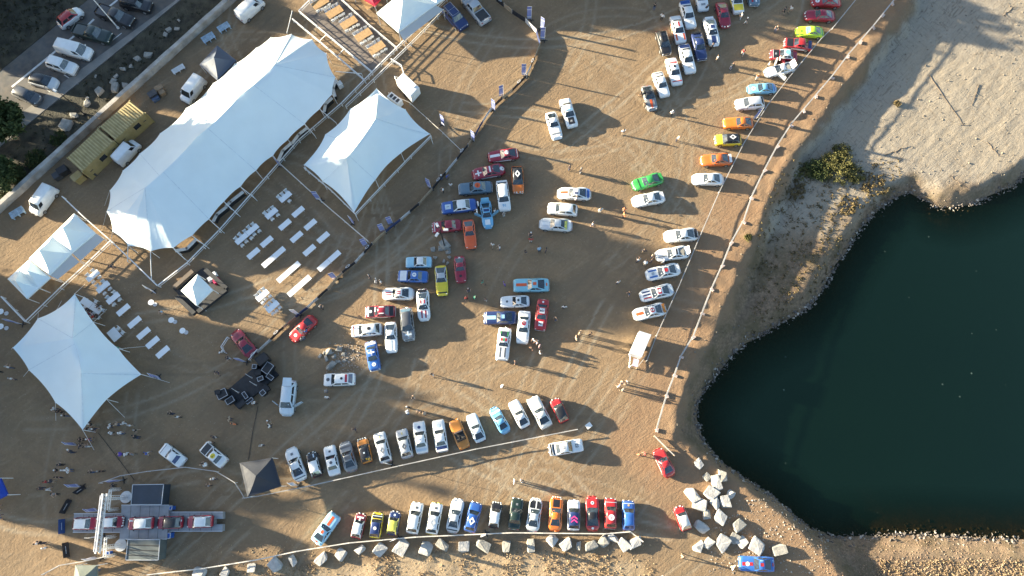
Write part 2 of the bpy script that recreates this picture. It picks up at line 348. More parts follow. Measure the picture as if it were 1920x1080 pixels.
for i, (a, b) in enumerate([((22, 163), (142, 65)), ((160, 52), (176, 36)), ((205, 12), (220, 0)), ((84, 165), (112, 186)), ((120, 140), (150, 160)), ((205, 80), (228, 62))]):
    p, q = P(*a, -.216), P(*b, -.216); d = (q-p).normalized()*1; n = Vector((-d.y, d.x, 0))*(.16 if i < 3 else .07)
    mb = MB(); mb.add([p-n, q-n, q+n, p+n], [(0, 1, 2, 3)]); o = part('bay_line', mb, LINE, None); o['kind'] = 'structure'
# ---------------- cars
CT = {
 'rear_engine': dict(L=4.25, W=1.72, H=1.30, cab=(.33, .465, .63, .885), rw=.58, bw=.84, dip=.055, rnd=1,
   top=[(0, .44), (.03, .58), (.09, .69), (.30, .82), (.38, .87), (.72, .90), (.86, .84), (.95, .68), (1, .48)],
   wid=[(0, .64), (.04, .82), (.11, .95), (.19, 1), (.34, .95), (.6, .95), (.76, 1.03), (.88, 1.0), (.96, .84), (1, .68)]),
 'saloon': dict(L=4.1, W=1.60, H=1.38, cab=(.325, .46, .68, .82), rw=.70, bw=.90, dip=0, rnd=0,
   top=[(0, .62), (.02, .74), (.06, .80), (.34, .88), (.6, .90), (.78, .90), (.95, .84), (.985, .76), (1, .6)],
   wid=[(0, .86), (.03, .95), (.12, 1), (.5, 1), (.85, 1), (.96, .95), (1, .86)]),
 'hatch': dict(L=3.75, W=1.58, H=1.40, cab=(.26, .405, .82, .955), rw=.72, bw=.92, dip=0, rnd=0,
   top=[(0, .58), (.02, .70), (.06, .78), (.28, .90), (.6, .92), (.93, .92), (.97, .80), (1, .6)],
   wid=[(0, .84), (.03, .94), (.10, 1), (.5, 1), (.85, 1), (.96, .95), (1, .88)]),
 'small': dict(L=3.05, W=1.42, H=1.34, cab=(.255, .385, .80, .965), rw=.74, bw=.88, dip=.03, rnd=1,
   top=[(0, .52), (.03, .68), (.08, .78), (.27, .86), (.6, .88), (.93, .86), (.975, .72), (1, .5)],
   wid=[(0, .76), (.04, .90), (.12, 1), (.5, 1), (.85, 1), (.95, .92), (1, .78)]),
 'grand_tourer': dict(L=4.35, W=1.66, H=1.27, cab=(.42, .545, .68, .93), rw=.62, bw=.88, dip=.03, rnd=1,
   top=[(0, .50), (.02, .62), (.07, .72), (.40, .84), (.7, .86), (.90, .82), (.965, .74), (1, .5)],
   wid=[(0, .68), (.04, .85), (.12, .96), (.3, 1), (.55, .98), (.78, 1.02), (.93, .92), (1, .76)]),
 'fastback': dict(L=4.65, W=1.80, H=1.32, cab=(.40, .52, .66, .90), rw=.64, bw=.88, dip=0, rnd=0,
   top=[(0, .58), (.02, .70), (.06, .80), (.42, .90), (.7, .92), (.90, .90), (.97, .84), (1, .6)],
   wid=[(0, .88), (.03, .94), (.10, 1), (.5, .98), (.75, 1.02), (.96, .94), (1, .86)]),
 'berlinette': dict(L=3.88, W=1.52, H=1.12, cab=(.35, .495, .63, .87), rw=.60, bw=.86, dip=.06, rnd=1,
   top=[(0, .38), (.04, .54), (.10, .64), (.30, .72), (.45, .76), (.72, .80), (.88, .74), (.96, .62), (1, .44)],
   wid=[(0, .55), (.05, .78), (.12, .94), (.2, 1), (.36, .95), (.6, .96), (.76, 1.03), (.9, .96), (.97, .80), (1, .64)]),
 'van': dict(L=4.4, W=1.80, H=1.85, cab=(.15, .27, .955, .99), rw=.82, bw=.95, dip=0, rnd=0,
   top=[(0, .60), (.02, .80), (.05, .92), (.15, 1.05), (.6, 1.08), (.97, 1.08), (1, .9)],
   wid=[(0, .80), (.04, .94), (.10, 1), (.5, 1), (.9, 1), (1, .95)]),
 'off_roader': dict(L=4.6, W=1.88, H=1.72, cab=(.27, .37, .87, .955), rw=.74, bw=.92, dip=0, rnd=0,
   top=[(0, .66), (.02, .86), (.06, .96), (.28, 1.06), (.6, 1.08), (.94, 1.08), (.98, .9), (1, .7)],
   wid=[(0, .80), (.03, .93), (.10, 1), (.5, 1), (.88, 1), (.97, .93), (1, .85)]),
 'pickup': dict(L=5.1, W=1.86, H=1.74, cab=(.27, .36, .56, .63), rw=.74, bw=.90, dip=0, rnd=0,
   top=[(0, .66), (.02, .88), (.06, .98), (.28, 1.08), (.6, 1.08), (.97, 1.06), (1, .95)],
   wid=[(0, .82), (.03, .94), (.10, 1), (.5, 1), (.88, 1), (1, .97)]),
 'city_car': dict(L=3.7, W=1.70, H=1.50, cab=(.20, .37, .82, .95), rw=.68, bw=.90, dip=0, rnd=1,
   top=[(0, .50), (.02, .66), (.06, .80), (.22, .96), (.6, 1.0), (.93, .98), (.98, .8), (1, .6)],
   wid=[(0, .64), (.04, .86), (.12, 1), (.5, 1), (.85, 1), (.96, .88), (1, .76)]),
 'roadster': dict(L=4.0, W=1.60, H=1.18, cab=None, rw=.6, bw=.86, dip=.03, rnd=1,
   top=[(0, .48), (.03, .62), (.08, .72), (.40, .82), (.7, .82), (.90, .78), (.965, .70), (1, .5)],
   wid=[(0, .70), (.04, .86), (.12, .97), (.5, .98), (.78, 1.02), (.93, .92), (1, .76)]),
}
def build_type(k):
    c = CT[k]; L, W, H = c['L'], c['W'], c['H']; hw = W/2
    X = lambda u: L*(.5-u)
    us = sorted(set([0, .008, .02, .04, .07, .11, .16, .21, .26, .31, .36, .42, .5, .58, .66, .72, .78, .83, .88, .92, .95, .975, .992, 1]))
    zt = lambda u: pl(c['top'], u); wd = lambda u: hw*pl(c['wid'], u)
    mb = MB(); n = 13; vs = []
    for u in us:
        a, z = wd(u), zt(u); dp = c['dip'] if u < (c['cab'][0] if c['cab'] else .4) else 0
        low = .19 if .03 < u < .97 else .26
        half = [(a*.90, low), (a, low+.10), (a*1.0, lerp(low, z, .62)), (a*.975, z-.075), (a*.90, z-.012), (a*.50, z+.012-dp), (0, z+.022-dp)]
        vs += [(X(u), y, zz) for y, zz in half]+[(X(u), -y, zz) for y, zz in reversed(half[:-1])]
    fs = []
    for i in range(len(us)-1):
        for j in range(n):
            a, b_ = i*n+j, i*n+(j+1) % n; fs.append((a, b_, b_+n, a+n))
    fs += [tuple(range(n-1, -1, -1)), tuple(range((len(us)-1)*n, len(us)*n))]
    mb.add(vs, fs)
    d = dict(c=c, X=X, body=mb.mesh(k+'_body', True))
    bvv, bvf = list(mb.v), list(mb.f)
    if c['cab']:
        u0, u1, u2, u3 = c['cab']; bw, rw = hw*c['bw'], hw*c['rw']
        um = lerp(u1, u2, .48)
        def ring(z, ub, uf, half, bow, zb):
            mid = lerp(ub, uf, .5)
            r = []
            for (u, y) in ((ub-bow, 0), (ub, half), (mid, half*1.02), (uf, half), (uf+bow*.5, 0), (uf, -half), (mid, -half*1.02), (ub, -half)):
                r.append((X(u), y, (zt(min(max(u, 0), 1))-.02) if zb else z-(0 if abs(y) < .01 else .018)))
            return r
        r0 = ring(0, u0, u3, bw, .012, True); r1 = ring(H-.055, u1, u2, rw, .012, False)
        r2 = ring(H, u1+.035, u2-.03, rw*.86, .008, False)
        cb = MB(); cb.add(r0+r1+r2, [(i, (i+1) % 8, 8+(i+1) % 8, 8+i) for i in range(8)]+[(8+i, 8+(i+1) % 8, 16+(i+1) % 8, 16+i) for i in range(8)]+[(16, 17, 18, 22, 23), (18, 19, 20, 21, 22)])
        cb.f = [tuple(reversed(f)) for f in cb.f]
        me = cb.mesh(k+'_cabin', True); d['cabin'] = me
        bvf += [tuple(len(bvv)+i for i in f) for f in cb.f]; bvv += cb.v
        ctr = Vector((X(lerp(u0, u3, .5)), 0, H-.4))
        def pane(pairs, s0, s1, t0, t1):
            g = MB()
            for q, (i, j) in enumerate(pairs):
                A, B, C_, D = [Vector(v) for v in (r0[i], r0[j], r1[j], r1[i])]
                f = lambda s, t: (A.lerp(B, s)).lerp(D.lerp(C_, s), t)
                sa, sb = (s0 if q == 0 else 0), (s1 if q == len(pairs)-1 else 1)
                nrm = (B-A).cross(D-A).normalized()
                if nrm.dot(A-ctr) < 0: nrm = -nrm
                pts = [f(sa, t0)+nrm*.012, f(sb, t0)+nrm*.012, f(sb, t1)+nrm*.012, f(sa, t1)+nrm*.012]
                if (pts[1]-pts[0]).cross(pts[2]-pts[0]).dot(nrm) < 0: pts.reverse()
                g.add(pts, [(0, 1, 2, 3)])
            return g.mesh(k+'_pane')
        tl = .16
        d['panes'] = [('windscreen', pane([(7, 0), (0, 1)], .10, .90, .06, .96))]
        if k not in ('van',): d['panes'].append(('rear_window', pane([(3, 4), (4, 5)], .14, .86, .14, .92)))
        sides = [('side_window', [(1, 2)], .16, .93), ('side_window', [(2, 3)], .05, .80), ('side_window', [(6, 7)], .07, .84), ('side_window', [(5, 6)], .20, .95)]
        if k == 'van': sides = [sides[0], sides[2]]; sides = [(a, p_, (.06 if p_ == [(1, 2)] else .55), (.45 if p_ == [(1, 2)] else .94)) for a, p_, _, _ in sides]
        for nm, pr, a, b_ in sides: d['panes'].append((nm, pane(pr, a, b_, .26, .93)))
    d['bvh'] = BVHTree.FromPolygons(bvv, bvf)
    # wheels, lamps, bumpers, mirrors
    wr = .36 if k in ('off_roader', 'pickup') else (.25 if k == 'small' else .31)
    wm_ = MB()
    wm_.tube((0, -.10, 0), (0, .10, 0), wr, n=16, mi=0); rm_ = MB(); rm_.tube((0, -.108, 0), (0, .108, 0), wr*.66, n=12)
    d['wheel'] = wm_.mesh(k+'_wheel'); d['rim'] = rm_.mesh(k+'_rim'); d['wr'] = wr
    uw = (.19, .80) if k not in ('small',) else (.15, .86)
    d['wheels'] = [(X(u), s*(wd(u)-.075), wr) for u in uw for s in (-1, 1)]
    hl = MB(); uh = .045 if c['rnd'] else .012
    for i in range(5):
        pass
    hl.tube((-.05, 0, 0), (.035, 0, .0), .10 if c['rnd'] else .085, .085, n=12)
    d['lamp'] = hl.mesh(k+'_headlight', True)
    d['lamps'] = [(X(uh), s*wd(uh)*.80, zt(uh)-.035) for s in (-1, 1)]
    tm = MB(); tm.box((0, 0, 0), (.05, .26, .10)); d['tail'] = tm.mesh(k+'_tail_light'); d['tails'] = [(X(.997), s*wd(.997)*.76, zt(.997)-.03) for s in (-1, 1)]
    d['bump'] = []
    for u, sg in ((0, 1), (1, -1)):
        bm_ = MB(); ww = wd(u)*1.0; pts = [(X(u)+sg*.03, -ww), (X(u)+sg*.06, 0), (X(u)+sg*.03, ww)]
        for p, q in zip(pts, pts[1:]): bm_.tube((p[0], p[1], .42), (q[0], q[1], .42), .05, n=6)
        d['bump'].append(bm_.mesh(k+'_bumper', True))
    mm = MB(); mm.box((0, 0, 0), (.09, .17, .11)); d['mirror'] = mm.mesh(k+'_mirror')
    um = (c['cab'][0]+.06) if c['cab'] else .45
    d['mirrors'] = [(X(um), s*(wd(um)+.05), zt(um)+.08) for s in (-1, 1)]
    d['zt'] = zt; d['wd'] = wd; d['cache'] = {}
    return d
TYPES = {k: build_type(k) for k in CT}
def region(k, r):
    c = CT[k]; cab = c['cab'] or (.42, .46, .7, .74)
    return {'B': (.07, cab[0]-.03), 'R': (cab[1]+.025, cab[2]-.02), 'T': (cab[3]+.012, .955), 'E': (cab[2]+.05, cab[3]-.03)}[r]
_OFF = [0.008]
def proj(d, x, y, off=None):
    h = d['bvh'].ray_cast(Vector((x, y, 4)), Vector((0, 0, -1)))
    z = h[0].z if h[0] is not None else .7
    return (x, y, z+(off if off is not None else .010))
def patch(k, u0, u1, y0, y1, off=.010, nx=7, ny=5, skew=0):
    d = TYPES[k]; key = ('p', u0, u1, y0, y1, off, skew)
    if key in d['cache']: return d['cache'][key]
    X = d['X']; mb = MB(); vs = []
    for i in range(nx+1):
        for j in range(ny+1):
            y = lerp(y0, y1, j/ny); vs.append(proj(d, X(lerp(u0, u1, i/nx))-skew*abs(y), y, off))
    fs = [((i*(ny+1)+j), (i*(ny+1)+j+1), ((i+1)*(ny+1)+j+1), ((i+1)*(ny+1)+j)) for i in range(nx) for j in range(ny)]
    mb.add(vs, fs); me = mb.mesh('decal', True); d['cache'][key] = me; return me
def poly_decal(k, cx, pts, off=.014, hole=None):
    """closed outline pts (local metres round (cx,0)), optional same-count hole ring"""
    d = TYPES[k]; key = ('q', cx, tuple(pts), tuple(hole or ()), off)
    if key in d['cache']: return d['cache'][key]
    n = len(pts); mb = MB()
    if hole: vs = [proj(d, cx+p[0], p[1], off) for p in pts]+[proj(d, cx+p[0], p[1], off) for p in hole]; fs = [(i, (i+1) % n, n+(i+1) % n, n+i) for i in range(n)]
    else: vs = [proj(d, cx+p[0], p[1], off) for p in pts]+[proj(d, cx, 0, off)]; fs = [(i, (i+1) % n, n) for i in range(n)]
    mb.add(vs, fs); me = mb.mesh('decal'); d['cache'][key] = me; return me
FONTC = {}
def glyph(txt):
    if txt in FONTC: return FONTC[txt]
    cu = bpy.data.curves.new('t', 'FONT'); cu.body = txt; cu.size = 1; cu.align_x = 'CENTER'; cu.align_y = 'CENTER'; cu.offset = .018
    o = bpy.data.objects.new('t', cu); COL.objects.link(o); dg = bpy.context.evaluated_depsgraph_get()
    me = bpy.data.meshes.new_from_object(o.evaluated_get(dg)); COL.objects.unlink(o); bpy.data.objects.remove(o)
    FONTC[txt] = ([tuple(v.co) for v in me.vertices], [tuple(p.vertices) for p in me.polygons]); bpy.data.meshes.remove(me)
    return FONTC[txt]
def text_decal(k, cx, txt, size, rot=0, off=.019, cy=0):
    d = TYPES[k]; vs, fs = glyph(txt); cs, sn = math.cos(rot), math.sin(rot); mb = MB()
    mb.add([proj(d, cx+size*(v[0]*cs-v[1]*sn), cy+size*(v[0]*sn+v[1]*cs), off) for v in vs], fs); return mb.mesh('lettering')
PC = dict(white=(.78, .78, .76), offwhite=(.66, .65, .60), silver=(.42, .44, .46), lsilver=(.58, .60, .61), grey=(.20, .21, .22), dgrey=(.085, .09, .10), black=(.016, .016, .018),
  red=(.42, .018, .022), dred=(.20, .012, .03), crimson=(.30, .012, .035), orange=(.72, .17, .018), dorange=(.62, .13, .02), rorange=(.66, .10, .02), amber=(.52, .20, .03), yellow=(.70, .55, .03), lemon=(.72, .66, .10), lime=(.42, .68, .03), green=(.03, .30, .06),
  dgreen=(.012, .028, .022), navy=(.018, .035, .12), blue=(.025, .10, .36), rblue=(.03, .13, .42), lblue=(.16, .42, .62), sky=(.32, .58, .72), gulf=(.22, .50, .60), slate=(.10, .17, .23), pink=(.75, .05, .25), cyan=(.25, .62, .72), tan=(.45, .33, .2), pale=(.55, .63, .68))
def paint(c):
    return mat('paint_'+c, PC[c], .32, .05, 2, coat=.6, dust=.03 if c in ('black', 'dgrey', 'navy', 'dgreen') else .10)
CARS = []
def car(fx, fy, rx, ry, k, col, label, cat='car', name=None, group=None, roof=None, z=None, deco=(), tail=None, spots=0, wing=None, glass=None, doors=(), lid=None, rack=0, bump=None, nosew=False, bed=None, wsc=None, ramp=0.0):
    d = TYPES[k]; c = d['c']; X = d['X']; L, W, H = c['L'], c['W'], c['H']
    zz = z if z is not None else None
    mx_, my_ = (fx+rx)/2, (fy+ry)/2
    if zz is None: zz = gz(*P(mx_, my_, .55)[:2])+.012 if True else 0
    A, B = P(fx, fy, zz+.5), P(rx, ry, zz+.5); ln = (A-B).length; ctr = (A+B)/2
    sx = min(max(ln/L, .84), 1.16); sy = 1+(sx-1)*.45
    t = thing(name or 'car', label, cat, (ctr.x, ctr.y, zz), ang(B, A), group); t.scale = (sx, sy, 1.12+(sx-1)*.3)
    if ramp: t.rotation_euler[1] = ramp
    pm = paint(col); rm = paint(roof) if roof else pm
    put('body', d['body'], pm, t)
    if c['cab']:
        put('cabin', d['cabin'], rm, t)
        for nm, me in d['panes']: put(nm, me, (mat('tinted_'+glass, PC[glass], .1, coat=.4) if glass and nm == 'rear_window' else mat('tinted_'+wsc, PC[wsc], .1, coat=.4) if wsc and nm == 'windscreen' else GLASS), t)
    else:
        put('cockpit', patch(k, .42, .74, -.60, .60, .012), INTER, t)
        wsb = MB(); wsb.add([(X(.40), -.60, .80), (X(.40), .60, .80), (X(.46), .52, 1.16), (X(.46), -.52, 1.16), (X(.40)-.03, -.60, .80), (X(.40)-.03, .60, .80), (X(.46)-.03, .52, 1.16), (X(.46)-.03, -.52, 1.16)], [(0, 1, 2, 3), (7, 6, 5, 4), (0, 3, 7, 4), (1, 5, 6, 2), (3, 2, 6, 7)])
        part('windscreen', wsb, GLASS, t)
        for s in (-1, 1):
            sb = MB(); sb.box((X(.60), s*.32, .86), (.42, .44, .14)); sb.box((X(.66), s*.32, 1.0), (.14, .42, .40), taper=.85); part('seat', sb, mat('seat_fabric', (.05, .045, .04), .8), t)
        rb = MB()
        for s in (-1, 1): rb.tube((X(.72), s*.50, .80), (X(.71), s*.42, 1.20), .03)
        rb.tube((X(.71), -.42, 1.2), (X(.71), .42, 1.2), .03); part('roll_bar', rb, BLACK, t)
    for p in d['wheels']: put('rim', d['rim'], RIM, put('wheel', d['wheel'], TYRE, t, p))
    for p in d['lamps']: put('headlight', d['lamp'], LAMP, t, p)
    for p in d['tails']: put('tail_light', d['tail'], REDLAMP, t, p)
    for q, me in enumerate(d['bump']): put('bumper', me, (paint(bump) if bump else (CHROME if c['rnd'] == 0 and k not in ('van', 'off_roader', 'pickup') else pm if k in ('rear_engine', 'city_car', 'berlinette') else DKGREY)), t)
    for p in d['mirrors']: put('mirror', d['mirror'], DKGREY if k != 'van' else pm, t, p)
    if c['cab'] and k not in ('van', 'pickup'):
        for yy in (-.30, .25):
            wp = MB(); p0 = proj(d, X(c['cab'][0]+.006), yy, .03); p1 = proj(d, X(c['cab'][0]+.045), yy+.34, .03); wp.tube(p0, p1, .012, n=4); part('wiper', wp, BLACK, t)
    _n = [0]
    for q in deco:
        a = q[0]
        if a == 'P':     # whole panel in another colour: region, colour, half width
            u0, u1 = region(k, q[1]); um = d['wd']((u0+u1)/2)*.90*(CT[k]['rw'] if q[1] == 'R' else CT[k]['rw']*1.05 if q[1] == 'E' else 1)
            put({'B': 'bonnet_panel', 'R': 'roof_panel', 'T': 'boot_panel', 'E': 'rear_louvre'}[q[1]], patch(k, u0, u1, -um*.96, um*.96, .009), paint(q[2]), t)
        elif a == 'S':   # stripe: regions, y0, y1, colour
            for r in q[1]:
                u0, u1 = region(k, r); put('stripe', patch(k, u0, u1, q[2], q[3], .015, 7, 2), paint(q[4]), t)
        elif a == 'H':   # band across: region, from, to (0..1), colour
            u0, u1 = region(k, q[1]); hw_ = d['wd']((u0+u1)/2)*.86*(CT[k]['rw'] if q[1] == 'R' else 1)
            put('band', patch(k, lerp(u0, u1, q[2]), lerp(u0, u1, q[3]), -hw_, hw_, .017, 3, 5), paint(q[4]), t)
        elif a in 'OKD':
            u0, u1 = region(k, q[1]); cx = X((u0+u1)/2); r = q[3] if len(q) > 3 else .33
            if a == 'O': me = poly_decal(k, cx, [(round(r*math.cos(i*math.pi/9), 3), round(r*math.sin(i*math.pi/9), 3)) for i in range(18)], .020)
            elif a == 'K': me = poly_decal(k, cx, [(r, r), (-r, r), (-r, -r), (r, -r)], .020)
            else:
                o_ = [(r*1.25, 0), (0, r*.95), (-r*1.25, 0), (0, -r*.95)]; h_ = [(r*.62, 0), (0, r*.42), (-r*.62, 0), (0, -r*.42)]
                me = poly_decal(k, cx, o_, .022, h_)
            ro = put({'O': 'roundel', 'K': 'number_plate', 'D': 'diamond_emblem'}[a], me, paint(q[2]), t)
            if len(q) > 4 and q[4]: put('number', text_decal(k, cx, q[4], r*1.25, -math.pi/2 if len(q) < 6 else q[5], .027), paint(q[6] if len(q) > 6 else 'black'), ro)
        elif a == 'X':
            u0, u1 = region(k, q[1]); cx = X((u0+u1)/2); put('cross_bar', poly_decal(k, cx, [(.42, .10), (-.42, .10), (-.42, -.10), (.42, -.10)], .018), paint(q[2]), t)
            put('cross_bar', poly_decal(k, cx, [(.10, .42), (-.10, .42), (-.10, -.42), (.10, -.42)], .021), paint(q[2]), t)
        elif a == 'V':
            u0, u1 = region(k, q[1])
            for s_ in (0, 1):
                cx = X(lerp(u0, u1, .35+.3*s_)); put('chevron', poly_decal(k, cx, [(.22, 0), (-.08, .38), (-.26, .38), (.04, 0), (-.26, -.38), (-.08, -.38)], .02) if False else chev(k, cx), paint(q[2]), t)
        elif a == 'N':   # lettering: region, text, colour, size
            u0, u1 = region(k, q[1]); put('number', text_decal(k, X(lerp(u0, u1, q[5] if len(q) > 5 else .5)), q[2], q[4], -math.pi/2, .024), paint(q[3]), t)
        elif a == 'F':   # flank stripe
            for s_ in (-1, 1):
                fb = MB(); uu = [.14+.1*i for i in range(8)]
                for a_, b_ in zip(uu, uu[1:]):
                    fb.add([(X(a_), s_*(d['wd'](a_)+.006), .38), (X(b_), s_*(d['wd'](b_)+.006), .38), (X(b_), s_*(d['wd'](b_)*.995+.006), .66), (X(a_), s_*(d['wd'](a_)*.995+.006), .66)], [(0, 1, 2, 3)])
                part('flank_stripe', fb, paint(q[1]), t)
    if tail:
        sb = MB(); sb.box((X(.925), 0, d['zt'](.925)+.17), (.34, 1.22, .05), taper=.94); sb.box((X(.90), .3, d['zt'](.9)+.05), (.18, .06, .24)); sb.box((X(.90), -.3, d['zt'](.9)+.05), (.18, .06, .24))
        part('tail_spoiler', sb, paint(tail), t)
    if wing:
        sb = MB(); sb.box((X(.955), 0, d['zt'](.95)+.10), (.20, W*.86, .05)); 
        for s in (-1, 1): sb.box((X(.955), s*W*.38, d['zt'](.95)+.03), (.12, .04, .16))
        part('rear_wing', sb, paint(wing), t)
    for i in range(spots):
        y = (i-(spots-1)/2)*(.30 if spots > 2 else .5); sb = MB(); sb.tube((X(.012)-.02, y, .66), (X(.012)+.10, y, .67), .10, .115, n=12)
        sb.tube((X(.012)-.0, y, .66), (X(.012)-.02, y, .42), .02, n=4); part('spotlight', sb, LAMP, t, True)
    if rack:
        rb = MB(); u0, u1 = region(k, 'R'); 
        for s in (-1, 1): rb.tube((X(u0), s*W*.30, H+.05), (X(u1), s*W*.30, H+.05), .022, n=6)
        for uu in (u0, (u0+u1)/2, u1): rb.tube((X(uu), -W*.30, H+.03), (X(uu), W*.30, H+.03), .02, n=6)
        part('roof_rack', rb, STEEL if rack == 1 else BLACK, t)
    for s in doors:
        db = MB(); u = c['cab'][0]+.05; x0 = X(u); dl = 1.05; a = R(58); y0 = s*(d['wd'](u)-.02)
        x1, y1 = x0-dl*math.cos(a), y0+s*dl*math.sin(a); n_ = Vector((math.sin(a), s*math.cos(a), 0))*.05
        db.add([(x0, y0, .30), (x1, y1, .30), (x1, y1, .92), (x0, y0, .92), (x0+n_.x, y0+n_.y, .30), (x1+n_.x, y1+n_.y, .30), (x1+n_.x, y1+n_.y, .92), (x0+n_.x, y0+n_.y, .92)], [(0, 1, 2, 3), (7, 6, 5, 4), (3, 2, 6, 7), (1, 5, 6, 2), (0, 3, 7, 4)])
        db.tube((x0, y0, .92), (lerp(x0, x1, .5), lerp(y0, y1, .5), 1.2), .025); db.tube((lerp(x0, x1, .5), lerp(y0, y1, .5), 1.2), (x1, y1, .92), .025)
        part('door', db, pm, t)
    if lid:          # raised boot or engine lid
        lb = MB(); u = c['cab'][3]-.01 if lid != 'hatch' else c['cab'][2]; z0 = d['zt'](u)+.05 if lid != 'hatch' else H
        x0 = X(u); x1, z1 = x0-.35, z0+.62
        if lid == 'hatch': x1, z1 = x0-.85, z0+.12
        lb.add([(x0, -.56, z0), (x0, .56, z0), (x1, .50, z1), (x1, -.50, z1), (x0-.05, -.56, z0), (x0-.05, .56, z0), (x1-.05, .50, z1+.04), (x1-.05, -.50, z1+.04)], [(0, 1, 2, 3), (7, 6, 5, 4), (0, 3, 7, 4), (1, 5, 6, 2), (2, 6, 7, 3), (0, 4, 5, 1)])
        part('raised_lid', lb, paint('black') if lid == 'black' else pm, t)
    if k == 'pickup':
        if bed is not None or True:
            put('load_bed', patch(k, .655, .965, -.76, .76, .006), mat('bed_liner', (.05, .05, .05), .8) if bed != 'cover' else paint(col), t)
            eb = MB()
            for s in (-1, 1): eb.box((X(.81), s*.83, 1.12), (1.62, .07, .14))
            eb.box((X(.985), 0, 1.12), (.07, 1.6, .14)); eb.box((X(.65), 0, 1.12), (.07, 1.6, .14)); part('bed_rail', eb, pm, t)
    CARS.append((t, label)); return t
def chev(k, cx):
    d = TYPES[k]; key = ('chev', cx)
    if key in d['cache']: return d['cache'][key]
    mb = MB(); vs = [proj(d, cx+p[0], p[1], .02) for p in ((.22, 0), (-.10, .40), (-.30, .40), (.02, 0), (-.30, -.40), (-.10, -.40))]
    mb.add(vs, [(0, 1, 2, 3), (0, 3, 4, 5)]); me = mb.mesh('chevron'); d['cache'][key] = me; return me
RE, SA, HA, SM, GT, FB, BE, RO = 'rear_engine', 'saloon', 'hatch', 'small', 'grand_tourer', 'fastback', 'berlinette', 'roadster'
g = 'rally cars parked in the upper cluster'
car(1296, 54, 1282, 5, SA, 'white', 'white rally saloon with blue boot edge, topmost of the upper cluster', group=g, deco=[('H', 'T', .2, 1, 'blue'), ('N', 'B', 'O', 'grey', .4)], wing='blue')
car(1277, 82, 1264, 32, SA, 'white', 'white rally saloon with orange flanks and red roof stripe', group=g, deco=[('F', 'rorange'), ('S', 'R', -.12, .12, 'red'), ('S', 'B', .42, .66, 'rorange'), ('S', 'B', -.66, -.42, 'rorange')])
car(1250, 103, 1237.5, 60, HA, 'black', 'small black boxy hatchback at left of the upper cluster', group=g, rack=2)
car(1316, 113, 1304, 64, SA, 'navy', 'dark blue rally saloon with black boot wing in upper cluster', group=g, wing='black')
car(1340, 86, 1327, 34, RE, 'white', 'white rear engined coupe with broad dark blue centre stripes', group=g, deco=[('S', 'B', -.30, .30, 'navy'), ('S', 'R', -.30, .30, 'navy'), ('H', 'T', .1, .8, 'navy')], tail='white')
car(1361, 52, 1350, 5, RE, 'crimson', 'red rear engined coupe beside the yellow car at the top edge', group=g, spots=2)
car(1385, 26, 1375, -22, SA, 'white', 'white car with yellow bonnet cut by the top edge', group=g, deco=[('P', 'B', 'yellow'), ('F', 'yellow'), ('P', 'T', 'yellow')], spots=4)
car(1414, 11, 1408, -38, SA, 'slate', 'dark car with red striped bonnet cut by the top edge', group=g, deco=[('S', 'BR', -.45, -.2, 'red'), ('S', 'BR', .1, .3, 'white')])
car(1319, 21, 1308, -28, SA, 'white', 'white saloon with black lettering on bonnet cut by the top edge', group=g, deco=[('N', 'B', '600', 'dgrey', .4)])
car(1295, 138, 1280, 85, SA, 'white', 'white rally saloon with dark blue rear roof edge and bonnet lettering', group=g, deco=[('H', 'T', 0, 1, 'navy'), ('N', 'B', '600', 'grey', .4, .5), ('N', 'R', 'o', 'grey', .3)])
car(1270, 160, 1256, 111, SA, 'white', 'white saloon with red rear window and red bonnet edge', group=g, glass='red', deco=[('H', 'B', .05, .22, 'red'), ('O', 'R', 'black', .2), ('H', 'T', 0, .6, 'pale')])
car(1247, 182, 1231, 137, SA, 'white', 'plain white saloon between red windowed saloon and grey striped car', group=g, deco=[('H', 'T', .5, .9, 'grey')])
car(1224, 208, 1211, 161, GT, 'grey', 'grey coupe with orange centre stripe and black roof', group=g, roof='black', deco=[('S', 'BT', -.17, .17, 'rorange'), ('H', 'B', .0, .12, 'white')])
car(1046, 262, 1031, 211, GT, 'white', 'plain white coupe left of the black bonneted white car', deco=[('H', 'B', .3, .42, 'grey')], group='two white cars near the banner fence')
car(1074, 239, 1057.5, 187, SA, 'white', 'white saloon with black bonnet panel standing near the banner fence', deco=[('S', 'B', -.42, .42, 'black'), ('H', 'R', .02, .18, 'lblue'), ('N', 'B', '27', 'white', .3)], group='two white cars near the banner fence')
g = 'cars nosed in from the lakeside rope'
car(1521, 4, 1576, 5, RE, 'red', 'red car topmost along the lakeside rope cut by the frame', group=g, spots=2, deco=[('O', 'B', 'white', .3, '9')])
car(1508, 30, 1565, 31, RE, 'crimson', 'red rear engined coupe with dark rear louvre above the lime coupe', group=g, deco=[('P', 'E', 'navy')], wsc='dgreen', spots=2)
car(1492, 60, 1544, 62, RE, 'lime', 'lime green coupe in the lakeside row', group=g, wsc='slate', deco=[('N', 'B', '53', 'dgreen', .4), ('H', 'T', .2, .9, 'green')])
car(1470, 81, 1522, 88, SA, 'red', 'red saloon with black bonnet in the lakeside row', group=g, deco=[('P', 'B', 'black'), ('P', 'T', 'navy'), ('F', 'white')], spots=2)
car(1444, 103, 1494, 107, SA, 'crimson', 'red saloon with black bonnet and pale blue roof beside open white car', group=g, roof='white', deco=[('P', 'B', 'black'), ('O', 'R', 'cyan', .40), ('N', 'B', '51', 'pale', .35), ('H', 'B', .0, .07, 'white')], doors=(1,))
car(1432, 139, 1490, 124, BE, 'white', 'low white coupe with doors and engine lid open beside the rope', group=g, doors=(1, -1), lid='own')
